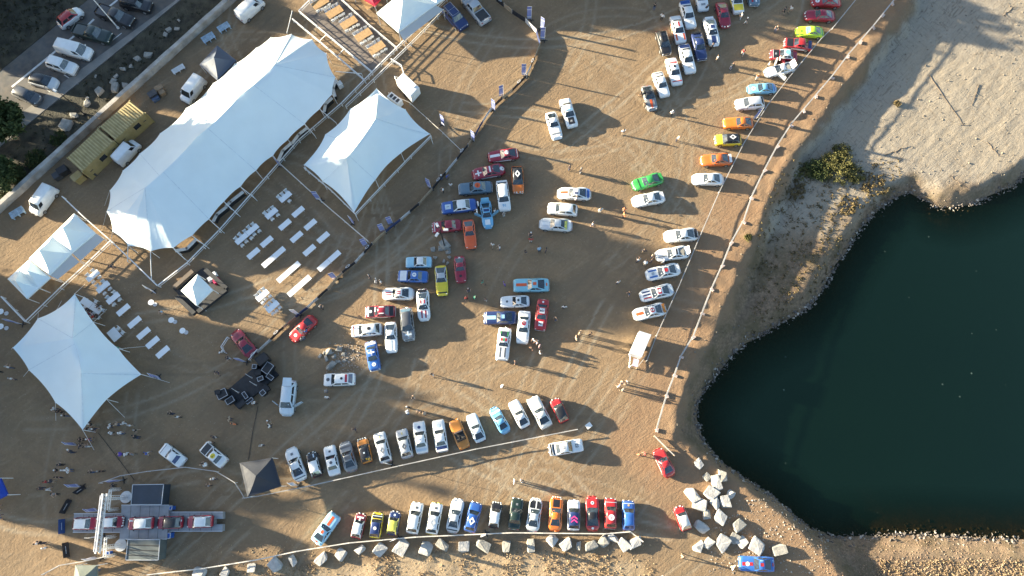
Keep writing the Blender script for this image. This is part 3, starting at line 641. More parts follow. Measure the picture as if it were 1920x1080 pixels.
car(1401, 168, 1455, 166, BE, 'lblue', 'light blue berlinette in the lakeside row', group=g, deco=[('O', 'B', 'white', .3, '4'), ('H', 'E', .2, .9, 'slate'), ('P', 'T', 'rblue')])
car(1379, 198, 1432, 193, HA, 'lsilver', 'silver square coupe below the light blue berlinette', group=g)
car(1355, 232, 1412, 231, GT, 'orange', 'orange coupe with black rear louvre below the silver coupe', group=g, deco=[('P', 'E', 'black')])
car(1340, 264, 1389, 263, HA, 'yellow', 'yellow hatchback with white diamond on black roof', group=g, roof='black', deco=[('D', 'R', 'white', .40)], spots=2)
car(1313, 302, 1372, 299, RE, 'dorange', 'orange rear engined coupe with raised white tail wing', group=g, tail='white', deco=[('H', 'T', .2, .9, 'black')])
car(1298, 337, 1356, 337, RE, 'white', 'white rear engined coupe below the orange tail winged coupe', group=g, deco=[('P', 'E', 'dgrey'), ('N', 'B', '3', 'grey', .3)])
g = 'cars standing on the open sunlit ground'
car(1186, 350, 1242, 333, RE, 'green', 'bright green rear engined coupe on the open ground', group=g, deco=[('P', 'E', 'black'), ('H', 'B', .55, .68, 'dgreen')], tail='green')
car(1186, 380, 1245, 369, RE, 'white', 'white rear engined coupe just below the green coupe', group=g, deco=[('P', 'E', 'dgrey')], tail='white')
car(1046, 363, 1107, 365, RE, 'white', 'white coupe with orange bonnet stripe and blue tail', group=g, deco=[('S', 'B', -.25, .05, 'rorange'), ('P', 'E', 'rblue'), ('S', 'R', .1, .35, 'navy'), ('P', 'T', 'rblue')], tail='blue')
car(1027.5, 391, 1082, 396, HA, 'white', 'white hatchback between the blue tailed coupe and the grey coupe', group=g, deco=[('N', 'R', '11', 'black', .3)])
car(1012, 420, 1072, 424, RE, 'lsilver', 'silver grey coupe with yellow rear flank and white tail wing', group=g, deco=[('H', 'T', .1, .9, 'white'), ('H', 'E', .5, .98, 'lemon'), ('S', 'B', -.2, .2, 'white')], tail='white')
g = 'cars nosed in from the lakeside rope'
car(1245.5, 445, 1307.5, 439, RE, 'white', 'white rear engined coupe with black tail wing uppermost of the lower lakeside five', group=g, tail='black', deco=[('P', 'E', 'dgrey'), ('N', 'B', 'o', 'grey', .3)])
car(1230, 481, 1291, 472, RE, 'white', 'white coupe with black rear and raised engine lid', group=g, deco=[('P', 'E', 'black'), ('P', 'T', 'black'), ('S', 'B', .1, .3, 'grey'), ('H', 'R', .6, 1, 'black')], lid='own')
car(1212, 517, 1274, 504, RE, 'white', 'white coupe with blue bonnet bars and red roundel on blue roof', group=g, deco=[('S', 'B', -.52, -.30, 'rblue'), ('S', 'B', .30, .52, 'rblue'), ('O', 'B', 'pale', .25, '12'), ('P', 'R', 'slate'), ('O', 'R', 'red', .26)], tail='white')
car(1201, 557, 1261, 542, RE, 'white', 'white coupe with crimson roof panel and dark blue bonnet bars', group=g, deco=[('S', 'B', -.50, -.32, 'navy'), ('S', 'B', -.1, .1, 'navy'), ('S', 'B', .32, .50, 'red'), ('P', 'R', 'crimson'), ('O', 'R', 'white', .2, '7'), ('P', 'E', 'dgrey')], tail='pale')
car(1188, 592, 1247.5, 578, RE, 'white', 'white coupe with orange bonnet stripe, red roof ring and yellow tail', group=g, deco=[('S', 'B', -.20, .18, 'rorange'), ('O', 'R', 'crimson', .32), ('O', 'R', 'white', .2, '5'), ('P', 'E', 'dgrey')], tail='amber')
g = 'rally cars in the central cluster'
car(915, 296, 972, 288, GT, 'crimson', 'red and white coupe topmost of the central cluster', group=g, deco=[('S', 'B', -.2, .2, 'white'), ('O', 'R', 'white', .3), ('P', 'T', 'white'), ('F', 'white')])
car(886, 329, 945.5, 317, RE, 'crimson', 'red coupe with white cross markings in the central cluster', group=g, deco=[('X', 'B', 'white'), ('X', 'R', 'white'), ('O', 'T', 'white', .3), ('F', 'white'), ('P', 'E', 'dgrey')])
car(972, 362, 969, 313, HA, 'orange', 'orange hatchback with white diamond on black roof', group=g, roof='black', deco=[('D', 'R', 'white', .40)], spots=2)
car(861, 356, 922, 351, SA, 'slate', 'slate blue saloon with orange roundel on its roof', group=g, deco=[('O', 'R', 'rorange', .36), ('O', 'R', 'orange', .2)], bump='white')
car(947.5, 398, 940, 339, HA, 'white', 'white hatchback with blue bonnet print below the orange diamond hatchback', group=g, deco=[('N', 'B', '16', 'lblue', .5)], wing='white')
car(828, 392, 894, 384, SA, 'blue', 'large blue saloon with white roof and bonnet square', group=g, roof='white', deco=[('K', 'B', 'pale', .34, '1')])
car(916, 428, 909, 375, BE, 'lblue', 'light blue berlinette with both doors and lid open', group=g, doors=(1, -1), lid='own', deco=[('K', 'B', 'white', .34), ('P', 'T', 'slate'), ('P', 'R', 'navy')])
car(811, 428, 865, 422, SA, 'crimson', 'dark red saloon with black bonnet patch next to rock pile', group=g, deco=[('O', 'B', 'black', .26), ('H', 'B', .0, .1, 'white')], spots=2)
car(884, 467, 877.5, 412, GT, 'rorange', 'plain orange red coupe beside the dark red saloon', group=g)
car(764, 493, 807, 492, SA, 'sky', 'pale blue saloon with white roof below the rock pile', group=g, roof='white')
car(747, 518, 802.5, 520, SA, 'rblue', 'blue saloon with white bonnet and white roof roundel', group=g, deco=[('P', 'B', 'white'), ('O', 'R', 'white', .3, '8', -1.57, 'blue')])
car(830, 555, 826, 498, GT, 'yellow', 'yellow coupe with silver roof and black rear louvre', group=g, roof='silver', deco=[('P', 'E', 'black'), ('H', 'B', .0, .12, 'black')])
car(865, 530, 861, 481, GT, 'crimson', 'dark red coupe with roundel on boot beside the yellow coupe', group=g, deco=[('O', 'B', 'black', .2), ('K', 'T', 'white', .22)], bump='crimson')
car(718, 552, 775.5, 551, RE, 'white', 'white coupe lying crosswise with dark red bonnet and roof stripes', group=g, deco=[('S', 'BR', -.22, -.06, 'crimson'), ('S', 'BR', .06, .22, 'crimson'), ('P', 'E', 'dgrey')])
car(796, 601, 792, 543, RE, 'white', 'white coupe nose down with twin red stripes and black tail', group=g, deco=[('S', 'BR', -.34, -.16, 'crimson'), ('S', 'BR', .16, .34, 'crimson'), ('P', 'T', 'white')], tail='black')
car(686, 586, 741, 584, SA, 'crimson', 'red saloon with white nose, black bonnet and striped roof', group=g, deco=[('P', 'B', 'black'), ('H', 'B', .0, .25, 'white'), ('O', 'B', 'white', .2), ('S', 'R', -.5, -.38, 'white'), ('S', 'R', .38, .5, 'white'), ('F', 'white'), ('P', 'T', 'black')], bump='white')
car(767.5, 638, 761, 578, HA, 'grey', 'grey hatchback with printed bonnet between two white coupes', group=g, roof='dgrey', deco=[('X', 'B', 'pale'), ('H', 'E', .1, .9, 'slate')], glass='slate')
car(659.5, 622, 716, 617, HA, 'white', 'white hatchback with black roof mark below the red striped saloon', group=g, deco=[('O', 'R', 'black', .22), ('H', 'B', .0, .2, 'red')])
car(735, 662, 732.5, 604, GT, 'white', 'white coupe with pale blue bonnet print above the blue crossed saloon', group=g, deco=[('S', 'B', -.12, .12, 'pale'), ('P', 'E', 'slate')])
car(704, 694, 695, 641, SA, 'rblue', 'blue saloon with white roof cross and bonnet roundel', group=g, deco=[('X', 'R', 'white'), ('O', 'B', 'white', .28, 'o', -1.57, 'blue'), ('H', 'T', .3, 1, 'white')], bump='white')
car(608, 713, 666, 711, HA, 'white', 'white hatchback with black numbers standing alone below the rock heap', deco=[('O', 'R', 'black', .16), ('O', 'B', 'dgrey', .22), ('H', 'R', .8, 1, 'crimson')], glass='navy')
car(547.5, 637, 590, 596, RE, 'red', 'bright red coupe parked by the lower end of the banner fence', deco=[('P', 'E', 'black'), ('O', 'B', 'white', .24, '6')])
car(440, 622, 475, 666, RE, 'crimson', 'red coupe displayed behind the white rail near the black stage', deco=[('O', 'B', 'dred', .25), ('P', 'E', 'dgrey')])
car(537.5, 780, 545, 714, 'city_car', 'pale', 'silver white family car with doors and boot open by the stage', doors=(1, -1), lid='hatch')
g = 'cars in the middle group of six'
car(963, 536, 1029, 535, FB, 'gulf', 'pale blue fastback with orange red centre stripe lying crosswise', group=g, deco=[('S', 'BRT', -.2, .2, 'rorange')])
car(938, 567, 993, 565, GT, 'white', 'white coupe with black roof mark between two blue cars', group=g, deco=[('O', 'R', 'black', .17), ('O', 'B', 'dgrey', .16), ('P', 'E', 'pale')])
car(907.5, 597, 968, 596, FB, 'navy', 'dark blue fastback with broad pale centre stripe', group=g, deco=[('S', 'BR', -.26, .26, 'sky'), ('H', 'B', 0, .06, 'white')])
car(979, 644, 984, 584, SA, 'white', 'white saloon with red ring on its roof', group=g, deco=[('O', 'R', 'crimson', .28), ('O', 'R', 'white', .15), ('H', 'B', .05, .18, 'pale')], wing='white')
car(1012, 619, 1019, 562, SA, 'red', 'red saloon with white squares on roof and bonnet', group=g, deco=[('K', 'R', 'white', .34, '104'), ('K', 'B', 'white', .30, '104'), ('O', 'T', 'white', .14)])
car(941, 675, 947.5, 615, FB, 'white', 'white car with red and green roof stripes and green roll cage', group=g, deco=[('S', 'R', -.55, -.16, 'red'), ('S', 'R', .16, .55, 'red'), ('S', 'R', -.1, .1, 'green'), ('S', 'B', -.42, -.22, 'dgrey'), ('S', 'B', .22, .42, 'dgrey'), ('S', 'E', -.5, -.4, 'green'), ('S', 'E', .4, .5, 'green'), ('H', 'T', 0, 1, 'offwhite')], tail=None)
g = 'cars in the slanting lower row'
car(544.5, 841, 566, 900, RE, 'white', 'white coupe with bonnet number at left end of the slanting row', group=g, deco=[('K', 'B', 'grey', .16, '51'), ('P', 'E', 'navy'), ('H', 'T', .3, .7, 'dgrey')])
car(584, 849, 596, 893, SM, 'black', 'small black car with white roof in the slanting row', group=g, roof='white', spots=2, deco=[('S', 'B', -.3, -.15, 'pale')])
car(617.5, 837, 629, 891, SA, 'white', 'white saloon with black roof number in the slanting row', group=g, deco=[('O', 'R', 'dgrey', .2), ('K', 'B', 'dgrey', .14)], spots=4)
car(646, 829, 661, 884, RE, 'grey', 'dark grey coupe in the slanting row', group=g, deco=[('P', 'R', 'dgrey'), ('P', 'E', 'dgrey'), ('H', 'B', .3, .6, 'dgrey'), ('H', 'B', .05, .12, 'white')])
car(679, 823, 690, 868, SM, 'amber', 'small amber car with black roof in the slanting row', group=g, roof='black', spots=4, deco=[('K', 'R', 'pale', .1)])
car(711, 812, 725, 866, HA, 'lsilver', 'silver hatchback with grey roof diamond right of the amber car', group=g, deco=[('D', 'R', 'grey', .34), ('N', 'B', '7', 'yellow', .4)])
car(752.5, 806, 765, 858, HA, 'silver', 'grey hatchback with dark roof diamond left of the blue flanked saloon', group=g, deco=[('D', 'R', 'dgrey', .34), ('N', 'B', '5', 'yellow', .4)])
car(785, 791, 792.5, 850, SA, 'white', 'white saloon with light blue flanks and oval bonnet mark', group=g, deco=[('F', 'lblue'), ('O', 'B', 'navy', .2), ('N', 'R', 'o', 'blue', .4), ('H', 'T', .2, .8, 'pale')])
car(821, 788, 830, 847, SA, 'white', 'white saloon with dark blue boot and blue flanks', group=g, deco=[('P', 'T', 'navy'), ('P', 'E', 'navy'), ('F', 'blue'), ('O', 'B', 'pale', .25)], wing='white')
car(850, 787, 872.5, 841, RO, 'amber', 'open orange roadster with dark seats in the slanting row', group=g)
car(882.5, 777, 902.5, 828, GT, 'pale', 'pale silver coupe right of the orange roadster', group=g)
car(924, 765, 950, 811, BE, 'lblue', 'light blue berlinette in the slanting row', group=g, deco=[('P', 'E', 'slate'), ('H', 'B', .3, .6, 'white')])
car(961, 752, 986, 801, GT, 'white', 'white coupe next to the light blue berlinette in the slanting row', group=g)
car(997.5, 746, 1026, 801, FB, 'offwhite', 'large cream white coupe beside the red car in the slanting row', group=g)
car(1039, 749, 1059, 791, SM, 'red', 'small red car with black roof at right end of slanting row', group=g, roof='black', spots=2)
car(1092, 834, 1030, 844, SA, 'white', 'white rally saloon with black bonnet lettering driving below the rope', deco=[('N', 'B', '22', 'black', .5), ('N', 'R', '22', 'dgrey', .4), ('H', 'T', .2, .5, 'black')], wing='black')
g = 'cars in the bottom row before the boulders'
car(630, 965, 592.5, 1018, FB, 'sky', 'pale blue coupe with orange stripe parked askew left of the bottom row', deco=[('S', 'BRT', -.18, .18, 'rorange')])
car(679, 963, 667.5, 1009, SM, 'dred', 'small dark red car with white roof and bonnet cross', group=g, roof='white', deco=[('X', 'B', 'white')], spots=2)
car(710, 961, 702.5, 1009, SM, 'yellow', 'small yellow car with navy roof and white roundel', group=g, roof='navy', deco=[('O', 'R', 'white', .2), ('P', 'B', 'black'), ('H', 'B', .3, .5, 'pale')])
car(742.5, 959, 734, 1003, SM, 'navy', 'small navy car with yellow roof in the bottom row', group=g, roof='lemon', spots=2, deco=[('O', 'B', 'pale', .15)])
car(784, 943, 772.5, 1000, HA, 'white', 'plain white hatchback right of the small yellow roofed car', group=g, deco=[('K', 'B', 'dgrey', .15)])
car(820, 944, 809, 1001, HA, 'white', 'white hatchback with grey roof diamond and yellow bumpers', group=g, deco=[('D', 'R', 'silver', .42), ('K', 'B', 'dgrey', .15), ('F', 'yellow')], bump='yellow', spots=2)
car(860, 936, 847.5, 998, RE, 'lsilver', 'silver rear engined coupe in the bottom row beside the blue diamond hatchback', group=g, deco=[('P', 'E', 'silver'), ('H', 'T', .2, .8, 'black')])
car(894, 943, 880, 997, HA, 'blue', 'blue hatchback with white roof diamond in the bottom row', group=g, deco=[('D', 'R', 'white', .42)])
car(932.5, 942, 925, 989, SM, 'black', 'small black car with white roof in the bottom row', group=g, roof='white', spots=4)
car(971, 935, 963, 992, SA, 'dgreen', 'very dark green saloon in the bottom row', group=g, deco=[('K', 'B', 'grey', .14)])
car(1006, 935, 997.5, 996, RE, 'lsilver', 'silver coupe with black bonnet and rally lamps in the bottom row', group=g, deco=[('P', 'B', 'black'), ('S', 'B', -.14, .0, 'white')], spots=4)
car(1044, 932, 1039.5, 995, RE, 'orange', 'orange coupe with black bonnet and rally lamps', group=g, deco=[('S', 'B', -.42, .42, 'black')], spots=4)
car(1076, 938, 1075, 994, HA, 'white', 'white hatchback with pink chevrons on blue roof', group=g, roof='navy', deco=[('V', 'R', 'pink'), ('H', 'B', .2, .3, 'grey')])
car(1110, 931, 1111, 995, RE, 'red', 'red coupe with black roof in the bottom row', group=g, roof='black', deco=[('O', 'B', 'pale', .22, '8'), ('P', 'E', 'black'), ('O', 'T', 'white', .16)])
car(1145, 935, 1144, 991, HA, 'red', 'red hatchback with white roof roundel in the bottom row', group=g, deco=[('O', 'R', 'white', .38, 'u', -1.57, 'red'), ('H', 'B', .25, .35, 'pale')])
car(1177.5, 939, 1178, 994, HA, 'blue', 'blue hatchback at right end of the bottom row', group=g, roof='rblue', deco=[('H', 'B', .05, .18, 'pale'), ('O', 'B', 'tan', .15)], glass='navy')
car(1232, 843, 1257.5, 893, RE, 'red', 'red coupe beside the boulders at the corner of the lake', deco=[('P', 'E', 'slate'), ('F', 'white')])
car(1271, 950, 1287.5, 994, SM, 'red', 'small red car with cream roof among the boulders', roof='offwhite', spots=2)
car(1385, 1056, 1451, 1058, FB, 'rblue', 'blue coupe with red centre stripe at the bottom edge', deco=[('S', 'BRT', -.2, .2, 'red'), ('O', 'B', 'white', .26), ('S', 'RT', -.5, -.4, 'sky')])
car(305, 839, 345, 869, SA, 'white', 'plain white saloon standing left of the roundel car', deco=[('H', 'B', .1, .2, 'grey')], glass='navy')
car(382, 836, 422, 870, SA, 'white', 'white car with black bonnet and yellow roof roundel', deco=[('P', 'B', 'black'), ('O', 'R', 'yellow', .34), ('O', 'R', 'dgrey', .2), ('F', 'black')], wing='white')
# ---- everyday vehicles
PZ = -.22
g = 'vehicles in the car park'
car(153, 20, 113, 50, 'city_car', 'white', 'white city car with red roof on the car park lane', z=PZ, group=g, roof='red')
car(286, 16, 229, 4, 'off_roader', 'black', 'black off roader topmost in the car park row', z=PZ, group=g, rack=2)
car(252, 45, 186, 20, 'pickup', 'black', 'black pickup behind the lamp post in the car park', z=PZ, group=g, name='pickup_truck', cat='pickup', bed='cover')
car(210, 74, 143, 57, 'pickup', 'dgreen', 'dark green black pickup next to the white van', z=PZ, group=g, name='pickup_truck', cat='pickup', bed='cover')
car(174, 105, 112, 89, 'van', 'white', 'white panel van in the car park row', z=PZ, group=g, name='delivery_van', cat='van')
car(144, 133, 93, 117, 'off_roader', 'white', 'white off roader with dark glass in the car park row', z=PZ, group=g)
car(110, 161, 56, 147, 'city_car', 'lsilver', 'silver car with black glass roof in the car park row', z=PZ, group=g, roof='black')
car(76, 191, 28, 170, 'city_car', 'dgrey', 'dark grey car under the tree in the car park', z=PZ, group=g)
car(66, 402, 102, 352, 'van', 'white', 'white camper van with roof hatch by the left wall', name='camper_van', cat='van')
car(347, 192, 380, 149, 'van', 'white', 'small white van between grey gazebo and large tent', name='delivery_van', cat='van')
car(258, 268, 222, 308, 'van', 'white', 'white van parked beside the yellow container cabins', name='delivery_van', cat='van')
car(491, 1, 450, 38, 'van', 'white', 'white van at the top edge beside the wall', name='delivery_van', cat='van')
car(871, 54, 834, 14, 'off_roader', 'navy', 'dark blue off roader with roof rails in the fenced yard', rack=1)
car(872, -4, 912, 44, 'pickup', 'silver', 'silver pickup with open bed in the fenced yard', name='pickup_truck', cat='pickup')
# ---------------- tents
def cloth(name, col, var=.03):
    m = mat(name, col, .55, var, .4, bump=.10, bscale=.45)
    t = m.node_tree
    if 'Translucent BSDF' not in t.nodes:
        tl = nn(t, 'ShaderNodeBsdfTranslucent'); tl.inputs[0].default_value = (*[min(1, c*1.0) for c in col], 1); ms = nn(t, 'ShaderNodeMixShader'); ms.inputs[0].default_value = .12
        t.links.new(t.nodes['Principled BSDF'].outputs[0], ms.inputs[1]); t.links.new(tl.outputs[0], ms.inputs[2]); t.links.new(ms.outputs[0], t.nodes['Material Output'].inputs[0])
    return m
TENTW = cloth('white_tent_cloth', (.80, .88, .87)); TENTG = cloth('grey_tent_cloth', (.075, .095, .135)); TENTD = cloth('charcoal_tent_cloth', (.030, .034, .046))
TENTB = cloth('blue_tent_cloth', (.01, .05, .35)); TENTR = cloth('red_tent_cloth', (.55, .02, .05)); TENTK = cloth('khaki_tent_cloth', (.16, .18, .15)); AWN = cloth('grey_awning_cloth', (.50, .51, .50))
def stretch_tent(label, outline, ridge, scal=.07, prof=1.1, guys=None, sub=8, nv=16, skip=()):
    c = P(sum(p[0] for p in outline)/len(outline), sum(p[1] for p in outline)/len(outline))
    t = thing('stretch_tent', label, 'tent', (c.x, c.y, 0))
    anc = [P(x, y, z)-Vector((c.x, c.y, 0)) for x, y, z in outline]; rg = [P(x, y, z)-Vector((c.x, c.y, 0)) for x, y, z in ridge]
    n = len(anc); bd = []
    cen = sum(rg, Vector())/len(rg)
    for i in range(n):
        a, b = anc[i], anc[(i+1) % n]
        for s in range(sub):
            f = s/sub; p = a.lerp(b, f); inw = (cen-p); inw.z = 0; inw.normalize()
            k = 4*f*(1-f)*(a-b).length*scal; p = p+inw*k; p.z -= 4*f*(1-f)*(a-b).length*.012; bd.append(p)
    def near(p):
        best = None
        if len(rg) == 1: return rg[0]
        for a, b in zip(rg, rg[1:]):
            d = b-a; d2 = d.x*d.x+d.y*d.y; f = max(0, min(1, ((p.x-a.x)*d.x+(p.y-a.y)*d.y)/d2)); q = a.lerp(b, f); e = math.hypot(q.x-p.x, q.y-p.y)
            q.z -= 4*f*(1-f)*.35
            if best is None or e < best[0]: best = (e, q)
        return best[1]
    # blend the ridge foot so neighbouring rays do not bunch
    rr = [near(p) for p in bd]; m_ = len(bd)
    for _ in range(3): rr = [(rr[i-1]+rr[i]*2+rr[(i+1) % m_])/4 for i in range(m_)]
    vs = []; rad = [(bd[i]-rr[i]).length for i in range(m_)]
    for v in range(nv+1):
        f = v/nv
        for i in range(m_):
            p = bd[i].lerp(rr[i], f); g_ = f**prof
            wr = 0
            p.z = lerp(bd[i].z, rr[i].z, g_)+wr; vs.append(p)
    Z = np.array([[p.z for p in vs[v*m_:(v+1)*m_]] for v in range(nv+1)])
    for _ in range(60):
        Z[1:-1] = (Z[1:-1]*2+np.roll(Z, 1, 1)[1:-1]+np.roll(Z, -1, 1)[1:-1])/4
    vs = [(p.x, p.y, float(Z[i // m_, i % m_])) for i, p in enumerate(vs)]
    fs = [(v*m_+i, v*m_+(i+1) % m_, (v+1)*m_+(i+1) % m_, (v+1)*m_+i) for v in range(nv) for i in range(m_)]
    mb = MB(); mb.add(vs, fs); part('canopy', mb, TENTW, t, True)
    for i in range(0, m_, sub*(3 if n > 16 else 2)):
        sm = MB(); ln = [Vector(vs[v*m_+i])+Vector((0, 0, .02)) for v in range(nv+1)]; d = ln[-1]-ln[0]; pn = Vector((-d.y, d.x, 0)).normalized()*.045
        sm.add([p+s_*pn for p in ln for s_ in (-1, 1)], [(2*k, 2*k+1, 2*k+3, 2*k+2) for k in range(nv)]); part('seam', sm, mat('tent_seam', (.68, .76, .77), .6), t, True)
    for i, a in enumerate(anc):
        if i in skip: continue
        pb = MB(); out = (a-cen); out.z = 0; out.normalize(); pb.tube((a.x+out.x*.1, a.y+out.y*.1, 0), (a.x, a.y, a.z+.05), .045, n=6); part('pole', pb, WPAINT, t)
        if guys is None or i in guys:
            gb = MB(); gb.tube((a.x, a.y, a.z), (a.x+out.x*2.3, a.y+out.y*2.3, .02), .022, n=4); part('guy_rope', gb, WPAINT, t)
    for q in (rg if len(rg) < 4 else rg[1:-1]):
        pb = MB(); pb.tube((q.x, q.y, 0), (q.x, q.y, q.z-1.0), .06, n=8); part('centre_pole', pb, WPAINT, t)
    return t
z = 2.6
big = [(546, 64, z), (585, 74, z), (612, 100, z), (629, 145, z), (623, 177, z), (600, 204, z), (571, 233, z), (540, 262, z), (512, 292, z), (480, 320, z), (451, 350, z), (420, 378, z), (392, 411, z), (360, 442, z), (325, 465, z), (282, 471, z), (240, 461, z), (211, 434, z), (200, 397, z), (206, 357, z), (230, 320, z), (262, 288, z), (300, 250, z), (349, 203, z), (400, 156, z), (440, 120, z), (480, 90, z), (508, 70, z)]
BIGT = stretch_tent('huge white stretch tent with scalloped edge in the upper left', big, [(514, 122, 5.4), (452, 176, 6.8), (368, 258, 7.0), (272, 352, 5.6)], scal=.07, prof=.95, guys=(17, 18, 19))
stretch_tent('white stretch tent inside the square white frame right of the huge one', [(706, 166, 3.6), (657, 204, 2.8), (610, 252, 2.8), (570, 309, 3.0), (605, 340, 2.7), (664, 398, 2.9), (704, 337, 2.7), (752, 287, 2.7), (806, 251, 3.0), (760, 205, 2.8)], [(704, 222, 5.8), (650, 296, 6.2)], scal=.055, prof=1.25, guys=())
stretch_tent('white stretch tent with pointed corners in the lower left', [(140, 551, 3.0), (107, 580, 2.7), (71, 597, 2.6), (24, 652, 2.9), (54, 694, 2.5), (104, 755, 2.5), (155, 806, 2.7), (200, 749, 2.5), (265, 702, 2.9), (222, 654, 2.5), (175, 604, 2.6)], [(136, 634, 4.8), (152, 700, 5.2)], scal=.035, prof=1.05)
def pagoda(name, label, cat, cor, zb, zp, m, group=None, valance=.28, legs=True, prof=1.5, walls=(), wm_=None):
    pts = [P(x, y, zb) for x, y in cor]; c = sum(pts, Vector())/4
    t = thing(name, label, cat, (c.x, c.y, 0), 0, group); lp = [Vector((p.x-c.x, p.y-c.y, zb)) for p in pts]
    n, k = 8, 7; bd = [lp[i].lerp(lp[(i+1) % 4], s/n) for i in range(4) for s in range(n)]; m_ = len(bd); vs = []
    for v in range(k+1):
        f = v/k
        for p in bd: vs.append((p.x*(1-f), p.y*(1-f), zb+(zp-zb)*f**prof))
    mb = MB(); mb.add(vs, [(v*m_+i, v*m_+(i+1) % m_, (v+1)*m_+(i+1) % m_, (v+1)*m_+i) for v in range(k) for i in range(m_)])
    part('roof', mb, m, t)
    for i in range(4):
        a, b = lp[i], lp[(i+1) % 4]; q = MB(); q.add([a, b, (b.x, b.y, zb-valance), (a.x, a.y, zb-valance)], [(0, 1, 2, 3)]); part('valance', q, m, t)
        if legs: q = MB(); q.tube((a.x*.98, a.y*.98, 0), (a.x*.98, a.y*.98, zb), .05, n=6); part('leg', q, WPAINT, t)
        if i in walls: q = MB(); q.add([(a.x*.985, a.y*.985, 0.02), (b.x*.985, b.y*.985, .02), (b.x*.985, b.y*.985, zb-valance), (a.x*.985, a.y*.985, zb-valance)], [(0, 1, 2, 3)]); part('side_wall', q, wm_ or m, t)
    return t
gp = 'white pagoda tents at the left'
pagoda('pagoda_tent', 'uppermost large white peaked pagoda in the left row', 'tent', [(139, 400), (179, 437), (134, 474), (97, 442)], 2.7, 5.0, TENTW, gp)
pagoda('pagoda_tent', 'second large white peaked pagoda in the left row', 'tent', [(97, 442), (134, 474), (92, 516), (54, 485)], 2.7, 5.0, TENTW, gp)
pagoda('pagoda_tent', 'narrow white pagoda next to the two large ones', 'tent', [(54, 487), (94, 520), (72, 540), (34, 505)], 2.5, 3.9, TENTW, gp)
pagoda('pagoda_tent', 'lowest narrow white pagoda of the left row', 'tent', [(34, 505), (72, 540), (50, 560), (14, 523)], 2.5, 3.9, TENTW, gp)
gp = 'white pagoda tents at the top edge'
pagoda('pagoda_tent', 'large white peaked pagoda beside the fenced yard at the top', 'tent', [(770, -28), (818, 8), (747, 60), (706, 24)], 2.8, 5.4, TENTW, gp)
pagoda('pagoda_tent', 'white pagoda mostly cut by the top edge', 'tent', [(822, -62), (868, -28), (818, 8), (770, -28)], 2.8, 5.4, TENTW, gp)
pagoda('gazebo', 'red awning tent cut by the top edge beside wooden tables', 'tent', [(676, -42), (722, -14), (703, 11), (660, -16)], 2.4, 3.2, TENTR)
pagoda('gazebo', 'blue grey pop up gazebo beside the small van', 'gazebo', [(407, 85), (443, 113), (408, 151), (374, 121)], 2.3, 3.6, TENTG)
pagoda('gazebo', 'charcoal pop up gazebo at left end of the slanting car row', 'gazebo', [(510, 858), (527, 912), (464, 932), (449, 868)], 2.3, 3.7, TENTD)
pagoda('gazebo', 'blue gazebo cut by the left edge', 'gazebo', [(0, 896), (14, 928), (-30, 950), (-44, 910)], 2.3, 3.2, TENTB)
pagoda('gazebo', 'khaki and black gazebo cut by the bottom edge below the gantry', 'gazebo', [(141, 1060), (181, 1060), (184, 1110), (136, 1110)], 2.3, 3.4, TENTK)
# awning along the pagoda row
def awning(label, a, b, c_, d_, zt, zb, m):
    p = [P(*a, zt), P(*b, zt), P(*c_, zb), P(*d_, zb)]; t = thing('awning', label, 'awning', (p[2].x, p[2].y, 0))
    o = Vector((p[2].x, p[2].y, 0)); q = MB(); q.add([v-o for v in p], [(0, 1, 2, 3)]); part('cloth', q, m, t)
    for v in (p[2], p[3]): q = MB(); q.tube((v.x-o.x, v.y-o.y, 0), (v.x-o.x, v.y-o.y, v.z), .04, n=6); part('pole', q, WPAINT, t)
awning('grey awning cloth along the uppermost left pagoda', (180, 438), (135, 475), (151, 489), (195, 449), 2.5, 2.1, AWN)
awning('grey awning cloth along the second left pagoda', (133, 476), (93, 517), (108, 524), (149, 491), 2.5, 2.1, AWN)
awning('pale grey awning cloth along the top white pagoda', (817, 10), (748, 61), (757, 76), (832, 18), 2.7, 2.3, AWN)
# ---------------- black stage with white pagoda
BSTAGE = mat('black_stage_deck', (.022, .023, .026), .7, .3, 2)
def deck(name, label, cat, cor, zt, m, t0=0.0, edge=None):
    p = [P(x, y, zt) for x, y in cor]; c = sum(p, Vector())/len(p); t = thing(name, label, cat, (c.x, c.y, 0))
    q = MB(); q.prism([(v.x-c.x, v.y-c.y) for v in p], t0, zt); part('deck', q, m, t)
    return t, c
st, c0 = deck('bar_stage', 'square black bar stage under the small white pagoda', 'stage', [(381, 502), (427, 543), (369, 588), (324, 541)], .45, BSTAGE)
for (a, b) in (((327, 539), (362, 508)), ((331, 556), (365, 588)), ((371, 585), (424, 543)), ((385, 505), (425, 541))):
    p, q = P(*a, .9)-c0*1, P(*b, .9)-c0*1; d = q-p; mb = MB(); mb.box(((p.x+q.x)/2, (p.y+q.y)/2, .75), (d.xy.length, .55, .62), math.atan2(d.y, d.x)); part('counter', mb, BSTAGE if a != (327, 539) else mat('counter_wood', (.14, .10, .07), .6), st)
for (x, y, m_) in ((398, 524, WPAINT), (408, 528, mat('crate_red', (.55, .03, .10), .5)), (402, 517, WPAINT)):
    p = P(x, y, .45)-c0; mb = MB(); mb.box((p.x, p.y, .75), (.9, .6, .6), .6, taper=.9); part('crate', mb, m_, st)
pagoda('pagoda_tent', 'small white peaked canopy over the square black bar stage', 'tent', [(370, 514), (399, 543), (368, 573), (339, 545)], 3.0, 4.4, TENTW, prof=1.25)
